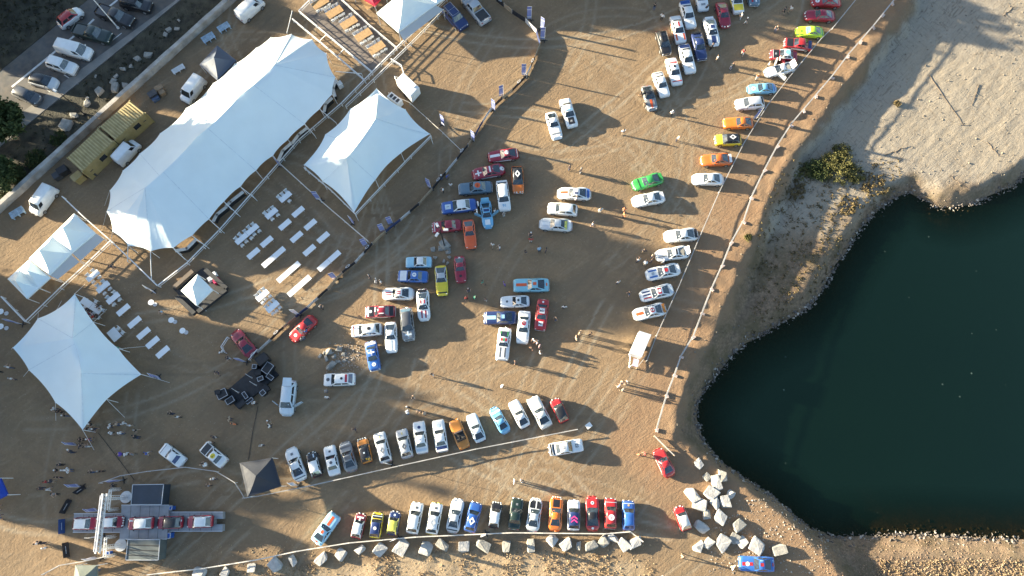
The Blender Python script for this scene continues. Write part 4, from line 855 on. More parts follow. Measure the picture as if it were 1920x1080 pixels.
# ---------------- black music stage
st, c0 = deck('music_stage', 'long black music stage strewn with equipment', 'stage', [(496, 673), (521, 702), (447, 767), (419, 737)], .6, BSTAGE)
FR = mat('flight_case_edge', (.45, .45, .46), .4, metal=.5)
for i, (x, y, sx, sy, h, a) in enumerate([(497, 676, 1.4, 1.1, 1.3, .7), (506, 692, 1.3, 1.0, .9, 1.0), (509, 708, .9, .5, .6, -.6), (498, 732, 1.2, .8, .7, .7), (497, 738, .6, .6, .9, .75), (424, 741, 1.2, 1.0, 1.4, .5), (417, 738, .6, .5, 1.6, .3), (462, 742, .9, .4, .5, -.9), (470, 752, .9, .4, .4, .7), (487, 700, .8, .7, .8, .2), (493, 712, .7, .5, 1.0, .4), (436, 752, 1.0, .7, .9, .6), (455, 758, 1.1, .6, .6, .7), (483, 690, .5, .5, 1.2, 0)]):
    p = P(x, y, .6)-c0; mb = MB(); mb.box((p.x, p.y, .6+h/2), (sx, sy, h), a, 0); 
    for s in (-1, 1):
        mb.box((p.x-math.sin(a)*s*sy/2, p.y+math.cos(a)*s*sy/2, .6+h+.01), (sx, .06, .05), a, 1 if i % 3 else 0)
        mb.box((p.x+math.cos(a)*s*sx/2, p.y+math.sin(a)*s*sx/2, .6+h+.012), (.06, sy, .05), a, 1 if i % 3 else 0)
    part('equipment_case', mb, [BLACK, FR], st)
for (x, y) in ((482, 722), (449, 735), (474, 708)):
    p = P(x, y, .6)-c0; mb = MB(); mb.tube((p.x, p.y, .6), (p.x, p.y, 2.0), .03, n=6); mb.tube((p.x-.5, p.y+.3, 2.0), (p.x+.5, p.y-.3, 2.05), .025, n=6); part('microphone_stand', mb, STEEL, st)
# ---------------- display ramp, boxes and truss gantry
ALU = mat('ramp_aluminium', (.30, .31, .325), .5, .12, 1.5, metal=.15)
def slab(name, label, cat, x0, y0, x1, y1, z0, z1, m, notch=0, skew=0):
    A, B, C_, D = P(x0+skew, y0, z1), P(x1+skew, y0, z1), P(x1, y1, z1), P(x0, y1, z1); c = (A+C_)/2
    t = thing(name, label, cat, (c.x, c.y, 0)); q = MB(); pts = [A, B, C_, D]
    if notch: 
        mid = (B+C_)/2; u = (B-C_)*.14; v = (A-B).normalized()*1.0; pts = [A, B, mid+u, mid+u+v, mid-u+v, mid-u, C_, D]
    q.prism([(p.x-c.x, p.y-c.y) for p in pts], z0, z1); part('deck', q, m, t)
    e = MB()
    for a, b in ((A, B), (C_, D)):
        d = b-a; e.box(((a.x+b.x)/2-c.x, (a.y+b.y)/2-c.y, z1+.03), (d.xy.length, .09, .07), math.atan2(d.y, d.x))
    part('edge_rail', e, STEEL, t)
    for i in range(1, 5):
        a, b = A.lerp(B, i/5), D.lerp(C_, i/5); d = b-a; e = MB(); e.box(((a.x+b.x)/2-c.x, (a.y+b.y)/2-c.y, z1+.006), (d.xy.length*.96, .035, .012), math.atan2(d.y, d.x)); part('seam', e, DKGREY, t)
    return t
slab('display_ramp', 'left grey display ramp under the white truss gantry', 'ramp', 137, 963, 229, 998, .0, .75, ALU, skew=2)
slab('display_ramp', 'right grey display ramp with a notched end', 'ramp', 314, 960, 417, 996, .0, .75, ALU, notch=1, skew=1)
slab('display_platform', 'wide raised grey platform in the middle of the display ramps', 'platform', 224, 947, 313, 1011, .0, 1.1, ALU, skew=4)
def crate(name, label, cat, cor, z1, m, trim=None, ribs=0):
    p = [P(x, y, z1) for x, y in cor]; c = sum(p, Vector())/4; t = thing(name, label, cat, (c.x, c.y, 0)); q = MB(); q.prism([(v.x-c.x, v.y-c.y) for v in p], .0, z1); part('box', q, m, t)
    e = MB()
    for a, b in zip(p, p[1:]+p[:1]):
        d = b-a; e.box(((a.x+b.x)/2-c.x, (a.y+b.y)/2-c.y, z1+.02), (d.xy.length, .07, .07), math.atan2(d.y, d.x))
    part('rim', e, trim or STEEL, t)
    for i in range(ribs):
        f = (i+1)/(ribs+1); a, b = p[0].lerp(p[3], f), p[1].lerp(p[2], f+.06); d = b-a; e = MB(); e.box(((a.x+b.x)/2-c.x, (a.y+b.y)/2-c.y, z1+.02), (d.xy.length*.97, .09, .04), math.atan2(d.y, d.x)); part('bar', e, BLACK, t)
    return t
crate('equipment_box', 'large dark blue grey box above the display platform', 'box', [(249, 909), (307, 908), (303, 946), (246, 946)], 1.8, mat('dark_blue_panel', (.030, .042, .060), .5, .2, 1))
crate('equipment_box', 'large grey green box with dark bars below the display platform', 'box', [(240, 1012), (300, 1012), (297, 1050), (236, 1050)], 1.8, mat('grey_green_panel', (.10, .115, .11), .6, .2, 1), ribs=3)
BLUEP = mat('blue_panel', (.02, .10, .40), .4)
crate('blue_case', 'small blue case at the upper corner of the display platform', 'case', [(318, 949), (323, 949), (322, 956), (317, 956)], 1.0, BLUEP)
crate('blue_case', 'small blue case at the lower corner of the display platform', 'case', [(312, 1000), (320, 999), (319, 1009), (311, 1010)], 1.0, BLUEP)
crate('fuel_drum', 'small blue drum beside the gantry foot', 'drum', [(199, 1034), (205, 1034), (205, 1040), (199, 1040)], .8, BLUEP)
def truss(mb, a, b, r=.17, w=.028):
    a = Vector(a); b = Vector(b); d = (b-a).normalized(); u = d.orthogonal().normalized(); v = d.cross(u); ln = (b-a).length; k = max(2, int(ln/.45))
    cs = [(u+v)*r, (u-v)*r, (-u-v)*r, (-u+v)*r]
    for c in cs: mb.tube(a+c, b+c, w, n=5)
    for i in range(k):
        for j in range(4):
            p = a.lerp(b, i/k)+cs[j]; q = a.lerp(b, (i+1)/k)+cs[(j+1) % 4]; mb.tube(p, q, w*.55, n=4)
f1, f2 = P(237, 932), P(227, 1022); TH = 4.7
t = thing('truss_gantry', 'white metal truss gantry spanning the display ramp', 'gantry', (f1.x, f1.y, 0)); o = f1.copy()
for f in (f1, f2):
    q = MB(); truss(q, (f.x-o.x, f.y-o.y, .05), (f.x-o.x, f.y-o.y, TH)); part('tower', q, WPAINT, t)
    q = MB(); q.tube((f.x-o.x, f.y-o.y, 0), (f.x-o.x, f.y-o.y, .12), .72, n=20); part('base_plate', q, WPAINT, t)
q = MB(); dd = (f2-f1).normalized()*.5; truss(q, (-dd.x, -dd.y, TH+.15), (f2.x-o.x+dd.x, f2.y-o.y+dd.y, TH+.15), .22, .045); part('top_beam', q, WPAINT, t)
q = MB(); dl = f2-f1; q.box((dl.x/2-.30, dl.y/2, TH+.1), (dl.xy.length+.6, .05, .75), math.atan2(dl.y, dl.x)); part('banner', q, mat('gantry_banner', (.72, .70, .72), .6, .25, 1.5), t)
for (a, b) in (((207, 918), (203, 956)), ((198, 1008), (196, 1044))):
    p, q2 = P(*a, 2.2), P(*b, 2.2); t = thing('truss_arch', 'upright white truss arch at the %s foot of the gantry' % ('upper' if a[1] < 950 else 'lower'), 'truss', (p.x, p.y, 0)); q = MB(); e = q2-p
    truss(q, (0, 0, 2.2), (e.x, e.y, 2.2), .12); part('beam', q, WPAINT, t)
    for k in (Vector(), e): q = MB(); truss(q, (k.x, k.y, 0), (k.x, k.y, 2.2), .12); part('leg', q, WPAINT, t)
g = 'display cars on the ramps'
car(232, 978, 194, 980, SM, 'crimson', 'small red car with white roof just right of the gantry beam', z=.76, group=g, roof='white', spots=4)
car(185, 981, 138, 982, SM, 'crimson', 'small red car with white roof at left end of the display ramp', z=.76, group=g, roof='white', spots=4)
car(241, 982, 289, 980, SM, 'crimson', 'small red car with white roof on the raised middle platform', z=1.11, group=g, roof='white', deco=[('S', 'B', -.4, -.25, 'white')])
car(296, 980, 344, 979, SM, 'crimson', 'small red car with black roof on the display ramp', z=.76, group=g, roof='black', deco=[('S', 'T', -.3, -.1, 'white')])
car(352, 979, 400, 977, SM, 'crimson', 'small red car with white roof at right end of the display ramp', z=.76, group=g, roof='white')
# ---------------- fences, ropes, rails
TAPE = mat('white_tape', (.38, .355, .33), .6, .15, 1.5); ROPE = mat('pale_rope', (.62, .56, .48), .8); BRICKW = mat('block_weight', (.55, .42, .36), .9, .2, 2)
def densify(pts, step):
    out = [pts[0]]
    for a, b in zip(pts, pts[1:]):
        n = max(1, round((b-a).length/step)); out += [a.lerp(b, (i+1)/n) for i in range(n)]
    return out
def rope_fence(name, label, cat, px, h=1.0, step=4.0, band=.10, thick=.04, blocks=False, m=TAPE, postm=WPAINT, sag=.06):
    pts = densify([G(x, y) for x, y in [(a, b) for a, b in px]], step)
    if h > .3: pts = densify([Vector((p.x, p.y, gz(p.x, p.y))) for p in (P(x, y, h) for x, y in px)], step)
    o = pts[0]; t = thing(name, label, cat, (o.x, o.y, 0))
    for i, p in enumerate(pts):
        z0 = gz(p.x, p.y); q = MB(); q.tube((p.x-o.x, p.y-o.y, z0-.05), (p.x-o.x, p.y-o.y, z0+h+.04), .03, n=6); part('post', q, postm, t)
        if blocks: q = MB(); q.box((p.x-o.x+.25, p.y-o.y-.05, z0+.12), (.55, .28, .26), RNG.random()*3); part('weight_block', q, BRICKW, t)
    for a, b in zip(pts, pts[1:]):
        q = MB(); n = 5; d = (b-a); nrm = Vector((-d.y, d.x, 0)).normalized()*thick/2; prev = None; vs = []
        for i in range(n+1):
            f = i/n; p = a.lerp(b, f)-o; z = lerp(gz(a.x, a.y), gz(b.x, b.y), f)+h-4*f*(1-f)*sag*RNG.uniform(.6, 1.5)
            for (s, zz) in ((-1, -band/2), (1, -band/2), (1, band/2), (-1, band/2)): vs.append((p.x+nrm.x*s, p.y+nrm.y*s, z+zz))
        fs = [(i*4+j, i*4+(j+1) % 4, i*4+4+(j+1) % 4, i*4+4+j) for i in range(n) for j in range(4)]+[(3, 2, 1, 0), (n*4, n*4+1, n*4+2, n*4+3)]
        q.add(vs, fs); part('tape', q, m, t)
    return t
rope_fence('tape_fence', 'white tape line behind the lakeside car row', 'fence', [(1612, -10), (1565, 48), (1540, 72), (1477, 148), (1440, 196), (1395, 268), (1350, 357), (1317, 432), (1272, 539), (1232, 627), (1213, 676)], .95, 4.5, .08, .10)
rope_fence('tape_fence', 'outer white tape barrier with block weights along the lake bank', 'fence', [(1684, -10), (1676, 0), (1640, 45), (1592, 100), (1562, 140), (1532, 175), (1485, 230), (1459, 270), (1435, 315), (1410, 367), (1395, 412), (1372, 452), (1355, 495), (1335, 539), (1317, 585), (1300, 630), (1277, 667), (1265, 702), (1250, 740), (1231, 805)], .95, 3.2, .12, .17, blocks=True)
rope_fence('tape_fence', 'white tape line below the slanting car row', 'fence', [(455, 934), (480, 931), (580, 911), (755, 872), (892, 842), (960, 829), (1083, 805)], .9, 4.5, .08, .11)
rope_fence('tape_fence', 'pale rope line between the bottom car row and the boulders', 'fence', [(275, 1078), (380, 1066), (480, 1050), (555, 1034), (655, 1018), (780, 1007), (960, 999), (1135, 1001), (1182, 997), (1206, 1016)], .8, 4.0, .07, .12, m=ROPE)
rope_fence('tape_fence', 'curved white tape line above the dark blue box', 'fence', [(185, 906), (225, 892), (275, 884), (347, 876), (405, 884), (440, 905), (458, 934)], .9, 4.0, .07, .10)
rope_fence('tape_fence', 'short rope line leading from the gantry to the bottom edge', 'fence', [(78, 1078), (112, 1060), (160, 1052), (196, 1044)], .9, 3.0, .3, .10)
rope_fence('tape_fence', 'cable line over the yard beside the framed stretch tent', 'fence', [(728, 173), (768, 192), (830, 248), (865, 282)], .7, 4.0, .06, .07, m=ROPE)
rope_fence('tape_fence', 'rope line with flags left of the framed stretch tent', 'fence', [(523, 305), (600, 375), (690, 452)], .9, 4.5, .08, .12, m=ROPE)
rope_fence('tape_fence', 'thin dark cable from the stage to the charcoal gazebo', 'fence', [(484, 762), (474, 810), (466, 862)], .05, 4, .03, .05, m=BLACK, postm=BLACK, sag=0)
rope_fence('tape_fence', 'thin dark cable across the lower left ground', 'fence', [(185, 812), (222, 860), (252, 900)], .05, 4, .03, .05, m=BLACK, postm=BLACK, sag=0)
def rail_fence(label, px, h=.95, step=3.2, w=.12, double=.0):
    pts = densify([P(x, y, h) for x, y in px], step); o = pts[0]; t = thing('rail_fence', label, 'rail', (o.x, o.y, 0))
    for p in pts: q = MB(); q.box((p.x-o.x, p.y-o.y, h/2-.03), (.09, .09, h-.06)); part('post', q, WPAINT, t)
    for a, b in zip(pts, pts[1:]):
        d = b-a; c = (a+b)/2-o; an = math.atan2(d.y, d.x); q = MB(); q.box((c.x, c.y, h), (d.xy.length+.04, w, .07), an); part('top_rail', q, WPAINT, t)
        q = MB(); q.box((c.x, c.y, h*.5), (d.xy.length, .05, .07), an); part('middle_rail', q, WPAINT, t)
    return t
rail_fence('long white rail from the top pagodas down to the bar stage', [(838, -4), (760, 72), (690, 142), (640, 193), (560, 262), (500, 330), (410, 432), (350, 493), (296, 535)], w=.14)
rail_fence('white rail in front of the long one beside the fenced yard', [(845, 4), (770, 80), (700, 148), (648, 198)], w=.08)
rail_fence('white rail beside the wooden tables', [(700, -28), (745, 22), (775, 58)], w=.08) if False else None
rail_fence('white rail right of the wooden tables', [(634, -8), (690, 44), (743, 88)], w=.10)
rail_fence('upper of two parallel white rails left of the wooden tables', [(594, -14), (560, 20), (620, 70), (697, 134)], w=.15)
rail_fence('lower of two parallel white rails left of the wooden tables', [(548, 35), (600, 78), (640, 112), (684, 150)], w=.14)
rail_fence('white rail from the camper van to the bar stage corner', [(116, 368), (158, 408), (206, 450), (250, 492), (294, 535)], w=.12)
rail_fence('white rail below the left pagodas', [(206, 452), (160, 496), (112, 540), (47, 603), (2, 556)], w=.14)
rail_fence('white frame rail round the framed stretch tent', [(570, 314), (620, 356), (666, 401), (720, 344), (770, 292), (808, 254)], w=.14)
rail_fence('bent white rail before the white trailer', [(733, 110), (752, 122), (757, 138)], w=.14)
rail_fence('white rail round the displayed red coupe', [(426, 632), (414, 650), (420, 660)], w=.07)
rail_fence('white rail end beside the displayed red coupe', [(482, 655), (466, 674)], w=.09)
# curved white bar counters under the edge of the huge tent
for lab, pts in (('uppermost', [(629, 150), (624, 165), (628, 180)]), ('second', [(622, 184), (610, 195), (608, 208)]), ('third', [(575, 240), (560, 252), (548, 268)]), ('fourth', [(546, 268), (530, 282), (522, 300)]), ('fifth', [(455, 360), (432, 378), (424, 386)]), ('sixth', [(424, 388), (406, 402), (400, 414)]), ('lowest', [(366, 450), (350, 466), (330, 470)])):
    w_ = [P(x, y, 1.05) for x, y in pts]; o = w_[0]; t = thing('bar_counter', 'curved white bar counter, %s along the huge tent' % lab, 'counter', (o.x, o.y, 0), 0, 'bar counters under the huge tent edge')
    for a, b in zip(w_, w_[1:]):
        d = b-a; c = (a+b)/2-o; q = MB(); q.box((c.x, c.y, 1.02), (d.xy.length+.2, .42, .06), math.atan2(d.y, d.x)); part('top', q, WPAINT, t)
        q = MB(); q.box((c.x, c.y, .5), (d.xy.length, .25, .98), math.atan2(d.y, d.x)); part('front', q, BLACK, t)
# cross pieces between rail and tent
for i, (a, b) in enumerate([((548, 20), (538, 62)), ((612, 65), (600, 76)), ((644, 93), (632, 106)), ((629, 134), (678, 138)), ((451, 350), (478, 372)), ((420, 378), (446, 402)), ((392, 411), (416, 433)), ((360, 442), (387, 462)), ((326, 467), (347, 486)), ((282, 471), (284, 524)), ((240, 461), (239, 490)), ((571, 232), (590, 254)), ((600, 205), (630, 230))]):
    p, q2 = P(*a, 2.2), P(*b, .9); q = MB(); e = q2-p; ob = Vector(BIGT.location); p = p-ob
    q.tube((p.x, p.y, 2.2), (p.x+e.x, p.y+e.y, .9), .05, n=6); part('strut', q, WPAINT, BIGT); q = MB(); q.tube((p.x+e.x, p.y+e.y, 0), (p.x+e.x, p.y+e.y, .92), .04, n=6); part('strut_foot', q, WPAINT, BIGT)
# ---------------- banner fence: printed panels hung between posts
BANM = [mat('banner_black', (.02, .02, .025), .6, .3, 2), mat('banner_white', (.50, .49, .48), .6, .2, 2), mat('banner_navy', (.03, .045, .12), .6, .3, 2), mat('banner_tan', (.36, .27, .18), .8, .2, 2)]
bpx = [(470, 668), (480, 660), (530, 612), (575, 575), (613, 540), (640, 510), (665, 490), (697, 455), (722, 432), (750, 410), (785, 380), (810, 352), (835, 322), (877, 270), (890, 252), (905, 225), (922, 200), (942, 181), (960, 167), (987, 140), (1003, 105), (1013, 78), (1006, 55), (985, 34), (960, 18), (930, -6)]
pts = densify([P(x, y, .9) for x, y in bpx], 2.1); o = pts[0]; t = thing('banner_fence', 'winding fence of black and white printed banners', 'fence', (o.x, o.y, 0))
for i, p in enumerate(pts):
    q = MB(); q.tube((p.x-o.x, p.y-o.y, 0), (p.x-o.x, p.y-o.y, 1.02), .03, n=6); part('post', q, STEEL, t)
for i, (a, b) in enumerate(zip(pts, pts[1:])):
    d = b-a; c = (a+b)/2-o; nrm = Vector((-d.y, d.x, 0)).normalized(); q = MB(); h = .92; vs = []
    for k in range(5):
        f = k/4; p = a.lerp(b, f*.96+.02)-o; bow = math.sin(f*math.pi)*.03
        vs += [(p.x+nrm.x*(bow+.05), p.y+nrm.y*(bow+.05), .06), (p.x+nrm.x*bow, p.y+nrm.y*bow, h), (p.x+nrm.x*(bow-.06), p.y+nrm.y*(bow-.06), h-.02), (p.x+nrm.x*(bow+.0), p.y+nrm.y*(bow+.0), .06)]
    fs = [(k*4+j, k*4+4+j, k*4+4+(j+1) % 4, k*4+(j+1) % 4) for k in range(4) for j in range(4)]; q.add(vs, fs)
    wood = 17 <= i <= 27 and False
    part('banner_panel', q, BANM[(0, 1, 0, 3, 2, 1, 0, 3)[i % 8]], t)
    if i % 8 in (0, 2):
        c3 = a.lerp(b, .5)-o; q = MB()
        ring = [(math.cos(k*math.pi/6), math.sin(k*math.pi/6)) for k in range(12)]; ax = d.normalized()
        q.add([(c3.x+ax.x*r*x-nrm.x*(.0-.06), c3.y+ax.y*r*x-nrm.y*(.0-.06), .945+.0*y) if False else (c3.x+ax.x*r*x*.9+nrm.x*(.07+r*y*.35), c3.y+ax.y*r*x*.9+nrm.y*(.07+r*y*.35), .96-.0*y) for r in (.42, .24) for x, y in ring], [(k, (k+1) % 12, 12+(k+1) % 12, 12+k) for k in range(12)])
        part('ring_mark', q, BANM[1], t)
# ---------------- rectangular beach-flag banners
def flag_mat():
    m = bpy.data.materials.new('flag_cloth'); m.use_nodes = True; t = m.node_tree; b = t.nodes['Principled BSDF']; L = t.links.new
    tc = nn(t, 'ShaderNodeTexCoord'); sx = nn(t, 'ShaderNodeSeparateXYZ'); L(tc.outputs['Object'], sx.inputs[0])
    r = nn(t, 'ShaderNodeValToRGB'); r.color_ramp.interpolation = 'CONSTANT'; e = r.color_ramp.elements
    cols = [(0, (.62, .62, .66)), (.14, (.09, .12, .36)), (.20, (.60, .60, .66)), (.30, (.20, .23, .48)), (.78, (.45, .47, .60)), (.86, (.14, .17, .42))]
    while len(e) < len(cols): e.new(.5)
    for q, (p, c) in zip(e, cols): q.position = p; q.color = (*c, 1)
    d = nn(t, 'ShaderNodeMath', operation='DIVIDE'); L(sx.outputs[2], d.inputs[0]); d.inputs[1].default_value = 3.0; L(d.outputs[0], r.inputs[0])
    v = nn(t, 'ShaderNodeTexVoronoi'); v.inputs['Scale'].default_value = 5; L(tc.outputs['Object'], v.inputs['Vector'])
    mr = nn(t, 'ShaderNodeMapRange'); L(v.outputs['Distance'], mr.inputs[0]); mr.inputs[1].default_value = .12; mr.inputs[2].default_value = .2; mr.inputs[3].default_value = .55; mr.inputs[4].default_value = 0
    x = nn(t, 'ShaderNodeMix', data_type='RGBA'); L(mr.outputs[0], x.inputs[0]); L(r.outputs[0], x.inputs[6]); x.inputs[7].default_value = (.72, .72, .76, 1); L(x.outputs[2], b.inputs['Base Color']); b.inputs['Roughness'].default_value = .6
    return m
FLAGM = flag_mat(); FLAGW = mat('flag_white', (.70, .68, .72), .6, .25, 2)
fb = MB(); fb.tube((0, 0, 0), (0, 0, 3.1), .022, n=5); fb.tube((0, 0, 3.1), (.62, 0, 3.1), .018, n=5); FPOLE = fb.mesh('flag_pole')
fb = MB(); vs = []
for i in range(7):
    for j in range(5): vs.append((.03+j/4*.62, .05*math.sin(i*1.1+j*.9)*(j/4), .35+i/6*2.72))
fb.add(vs, [(i*5+j, i*5+j+1, i*5+6+j, i*5+5+j) for i in range(6) for j in range(4)]); FCLOTH = fb.mesh('flag_cloth', True)
fb = MB(); fb.box((0, 0, .03), (.9, .10, .05)); fb.box((0, 0, .031), (.10, .9, .05)); fb.tube((0, 0, .02), (0, 0, .14), .16, n=10); FBASE = fb.mesh('flag_base')
flags = [(944, 181, 'banner fence near the yard opening'), (922, 206, 'banner fence below the yard opening'), (828, 234, 'cable line over the yard'), (884, 263, 'bend of banner fence above the parked cars'), (809, 355, 'banner fence beside white shirted group'), (738, 421, 'banner fence right of framed tent corner'), (723, 434, 'banner fence just left of another flag'), (691, 461, 'meeting of rope line and banner fence'), (603, 376, 'middle of the rope line of flags'), (661, 419, 'foot of the framed stretch tent'), (634, 523, 'banner fence below the long white tables'), (524, 311, 'upper end of the rope line of flags'), (986, 143, 'banner fence at its eastern bulge'), (996, 38, 'top of banner fence, leftmost of three'), (1013, 56, 'top of banner fence, middle of three'), (1021, 76, 'top of banner fence, lowest of three'), (1418, 223, 'tape line beside the orange coupe'), (564, 591, 'banner fence above the bright red coupe'), (298, 706, 'right corner of lower left stretch tent'), (43, 608, 'lower rail corner of the left pagodas'), (463, 679, 'displayed red coupe and music stage'), (156, 913, 'curved tape line in the crowd'), (151, 836, 'crowd below the lower left stretch tent'), (190, 1046, 'lower foot of the gantry'), (289, 546, 'corner of rails near the bar stage'), (560, 910, 'slanting tape line next to charcoal gazebo'), (735, 871, 'slanting tape line under the silver hatchback'), (748, 1008, 'bottom rope under the yellow roofed car'), (912, 1000, 'bottom rope under the black car'), (190, 958, 'left display ramp edge'), (196, 1005, 'gantry between ramp and lower foot'), (232, 900, 'tape line above the dark blue box')]
for i, (x, y, where) in enumerate(flags):
    p = G(x, y); white = i in (17, 24, 25, 26, 27, 28, 30, 23)
    t = thing('beach_flag', '%s pole flag, %s' % ('white' if white else 'blue', where), 'flag', p, R(RNG.choice((150, 165, 180, 200, 320))), 'beach flags')
    put('pole', FPOLE, WPAINT, t); put('cloth', FCLOTH, FLAGW if white else FLAGM, t); put('base', FBASE, BLACK, t)
# flat advertising boards lying near the gantry
for lab, x0, y0, x1, y1, m_ in (('upper slanting black', 138, 924, 155, 912, BANM[0]), ('lower slanting black', 113, 962, 127, 937, BANM[0]), ('upright navy', 112.5, 1001, 112.5, 974, mat('board_navy', (.02, .06, .20), .5)), ('upright black', 122, 1046, 119, 1018, BANM[0])):
    a, b = P(x0, y0, .5), P(x1, y1, .5); d = b-a; c = (a+b)/2; t = thing('advertising_board', '%s advertising board left of the gantry' % lab, 'board', (c.x, c.y, 0), math.atan2(d.y, d.x), 'advertising boards')
    q = MB(); L_ = d.xy.length; q.add([(-L_/2, -.30, .02), (L_/2, -.30, .02), (L_/2, 0, .85), (-L_/2, 0, .85), (-L_/2, .30, .02), (L_/2, .30, .02)], [(0, 1, 2, 3), (3, 2, 5, 4), (0, 3, 4), (1, 5, 2)]); part('panel', q, m_, t)
    q = MB(); q.box((0, -.155, .47), (L_*.5, .10, .01)); part('logo_strip', q, BANM[1], t)
# ---------------- tables and chairs
TABW = mat('white_table', (.78, .78, .77), .45, .05, 1)
def table_meshes(L, W):
    a = MB(); a.box((0, 0, .73), (L, W, .045)); top = a.mesh('table_top')
    b = MB(); b.tube((0, -W*.38, 0), (0, -W*.38, .71), .022, n=6); b.tube((0, W*.38, 0), (0, W*.38, .71), .022, n=6); b.tube((0, -W*.38, .3), (0, W*.38, .3), .016, n=5)
    return top, b.mesh('table_legs')
TM = {}
ch = MB(); ch.box((0, 0, .45), (.44, .44, .04)); CSEAT = ch.mesh('chair_seat')
ch = MB()
for i in range(6):
    f = i/5-.5; ch.box((-.21-.03*(1-4*f*f)*-1-.06*(.25-f*f), f*.44, .66), (.035, .10, .36), 0)
CBACK = ch.mesh('chair_back')
ch = MB(); ch.tube((0, 0, 0), (0, 0, .44), .018, n=5); CLEG = ch.mesh('chair_leg')
CHW = mat('white_chair', (.74, .74, .72), .45, .05, 1)
def chair(x, y, rz, label, group):
    t = thing('chair', label, 'chair', (x, y, 0), rz, group); put('seat', CSEAT, CHW, t); put('backrest', CBACK, CHW, t)
    for a in (-.18, .18):
        for b in (-.18, .18): put('leg', CLEG, CHW, t, (a, b, 0))
def table(x, y, L, W, rz, label, group, m=TABW, seats=(0, 0), cl='', hgt=.75):
    p = P(x, y, .75); k = (round(L, 2), round(W, 2))
    if k not in TM: TM[k] = table_meshes(L, W)
    t = thing('folding_table' if m is TABW else 'wooden_table', label, 'table', (p.x, p.y, 0), rz, group)
    put('tabletop', TM[k][0], m, t)
    for s in (-1, 1): put('trestle', TM[k][1], STEEL, t, (s*(L/2-.25), 0, 0))
    if L > 2.6: put('trestle', TM[k][1], STEEL, t, (0, 0, 0))
    if L > 2.6 and m is TABW: q = MB(); q.box((0, 0, .7535), (.02, W, .003)); part('joint', q, DKGREY, t)
    for side, n in zip((1, -1), seats):
        for i in range(n):
            u = (i+.5)/n*L-L/2; v = side*(W/2+.22); jx, jy = RNG.uniform(-.05, .05), RNG.uniform(-.06, .10)*side
            cx = p.x+math.cos(rz)*(u+jx)-math.sin(rz)*(v+jy); cy = p.y+math.sin(rz)*(u+jx)+math.cos(rz)*(v+jy)
            chair(cx, cy, rz-side*math.pi/2+RNG.uniform(-.2, .2)+math.pi*0, 'white chair %s, %s on its %s side' % (cl, ('first', 'second', 'third', 'fourth', 'fifth')[i], 'upper' if side > 0 else 'lower'), 'chairs '+cl)
TA = ang(P(491, 500, .7), P(534, 463, .7))
g = 'white folding tables in the middle seating area'
for x, y, lab in ((559, 397, 'top right of the bare short tables'), (534, 421, 'left neighbour below the top one'), (582, 421, 'right edge, second down'), (556, 444, 'centre of the short tables'), (606, 445, 'right edge, third down'), (500, 453, 'left, beside the chaired long table'), (580, 469, 'lowest short one beside the long tables'), (475, 475, 'lowest left, above the long tables')):
    table(x, y, 1.83, .76, TA, 'short bare white table, '+lab, g)
for x, y, lab in ((513, 482, 'leftmost of the long bare tables'), (541, 510, 'second of the long bare tables'), (561, 536, 'lowest of the long bare tables'), (617, 489, 'rightmost of the long bare tables')):
    table(x, y, 3.7, .76, TA, 'long white double table, '+lab, g)
table(535, 369, 1.83, .76, TA, 'short white table with a few chairs at top of seating area', g, seats=(3, 1), cl='at the topmost short white table')
table(509, 400, 1.83, .76, TA, 'short white table with chairs all round below the topmost', g, seats=(3, 2), cl='at the second chaired white table')
table(463, 439, 3.7, .76, TA, 'long white table with chairs along both sides', g, seats=(5, 5), cl='at the long white table')
table(492, 554, 1.83, .76, TA, 'short chaired white table near the banner fence, upper one', g, seats=(3, 3), cl='at the upper table near the banner fence')
table(511, 575, 1.83, .76, TA, 'short chaired white table near the banner fence, lower one', g, seats=(3, 3), cl='at the lower table near the banner fence')
g = 'white folding tables beside the lower left tent'
for x, y, s, lab in ((174, 517, (2, 2), 'uppermost'), (193, 538, (2, 2), 'second'), (212, 559, (2, 2), 'third')):
    table(x, y, 1.83, .76, TA, 'chaired white table beside the left pagodas, '+lab, g, seats=s, cl='at the %s table beside the left pagodas' % lab)
for x, y, lab in ((231, 581, 'uppermost of five'), (252, 604, 'second of five'), (269, 625, 'third of five'), (286, 642, 'fourth of five'), (305, 660, 'lowest of five')):
    table(x, y, 1.83, .76, TA, 'bare white table in slanting column, '+lab, g)
table(214, 627, 1.7, 1.2, TA+math.pi/2, 'broad white table with two chairs beside the lower left tent', g, seats=(0, 2), cl='at the broad table')
table(171, 573, 3.2, .9, TA+math.pi/2+.25, 'long white table with diners at edge of the lower left tent', g, seats=(2, 1), cl='at the diners table')
WA = ang(P(690, 97, .7), P(721, 78, .7)); g = 'wooden tables at the top'
for i, (x, y) in enumerate(((600, 5), (627, 22), (654, 42), (681, 65), (706, 89))):
    lab = ('topmost', 'second', 'third', 'fourth', 'lowest')[i]
    table(x, y, 2.5, 1.25, WA, 'wooden dining table with white chairs, %s of five' % lab, g, WOOD, (4, 4), 'at the %s wooden table' % lab)
table(686, 4, 2.5, 1.1, WA+math.pi/2, 'wooden table with chairs next to the red awning', g, WOOD, (0, 4), 'at the table by the red awning')
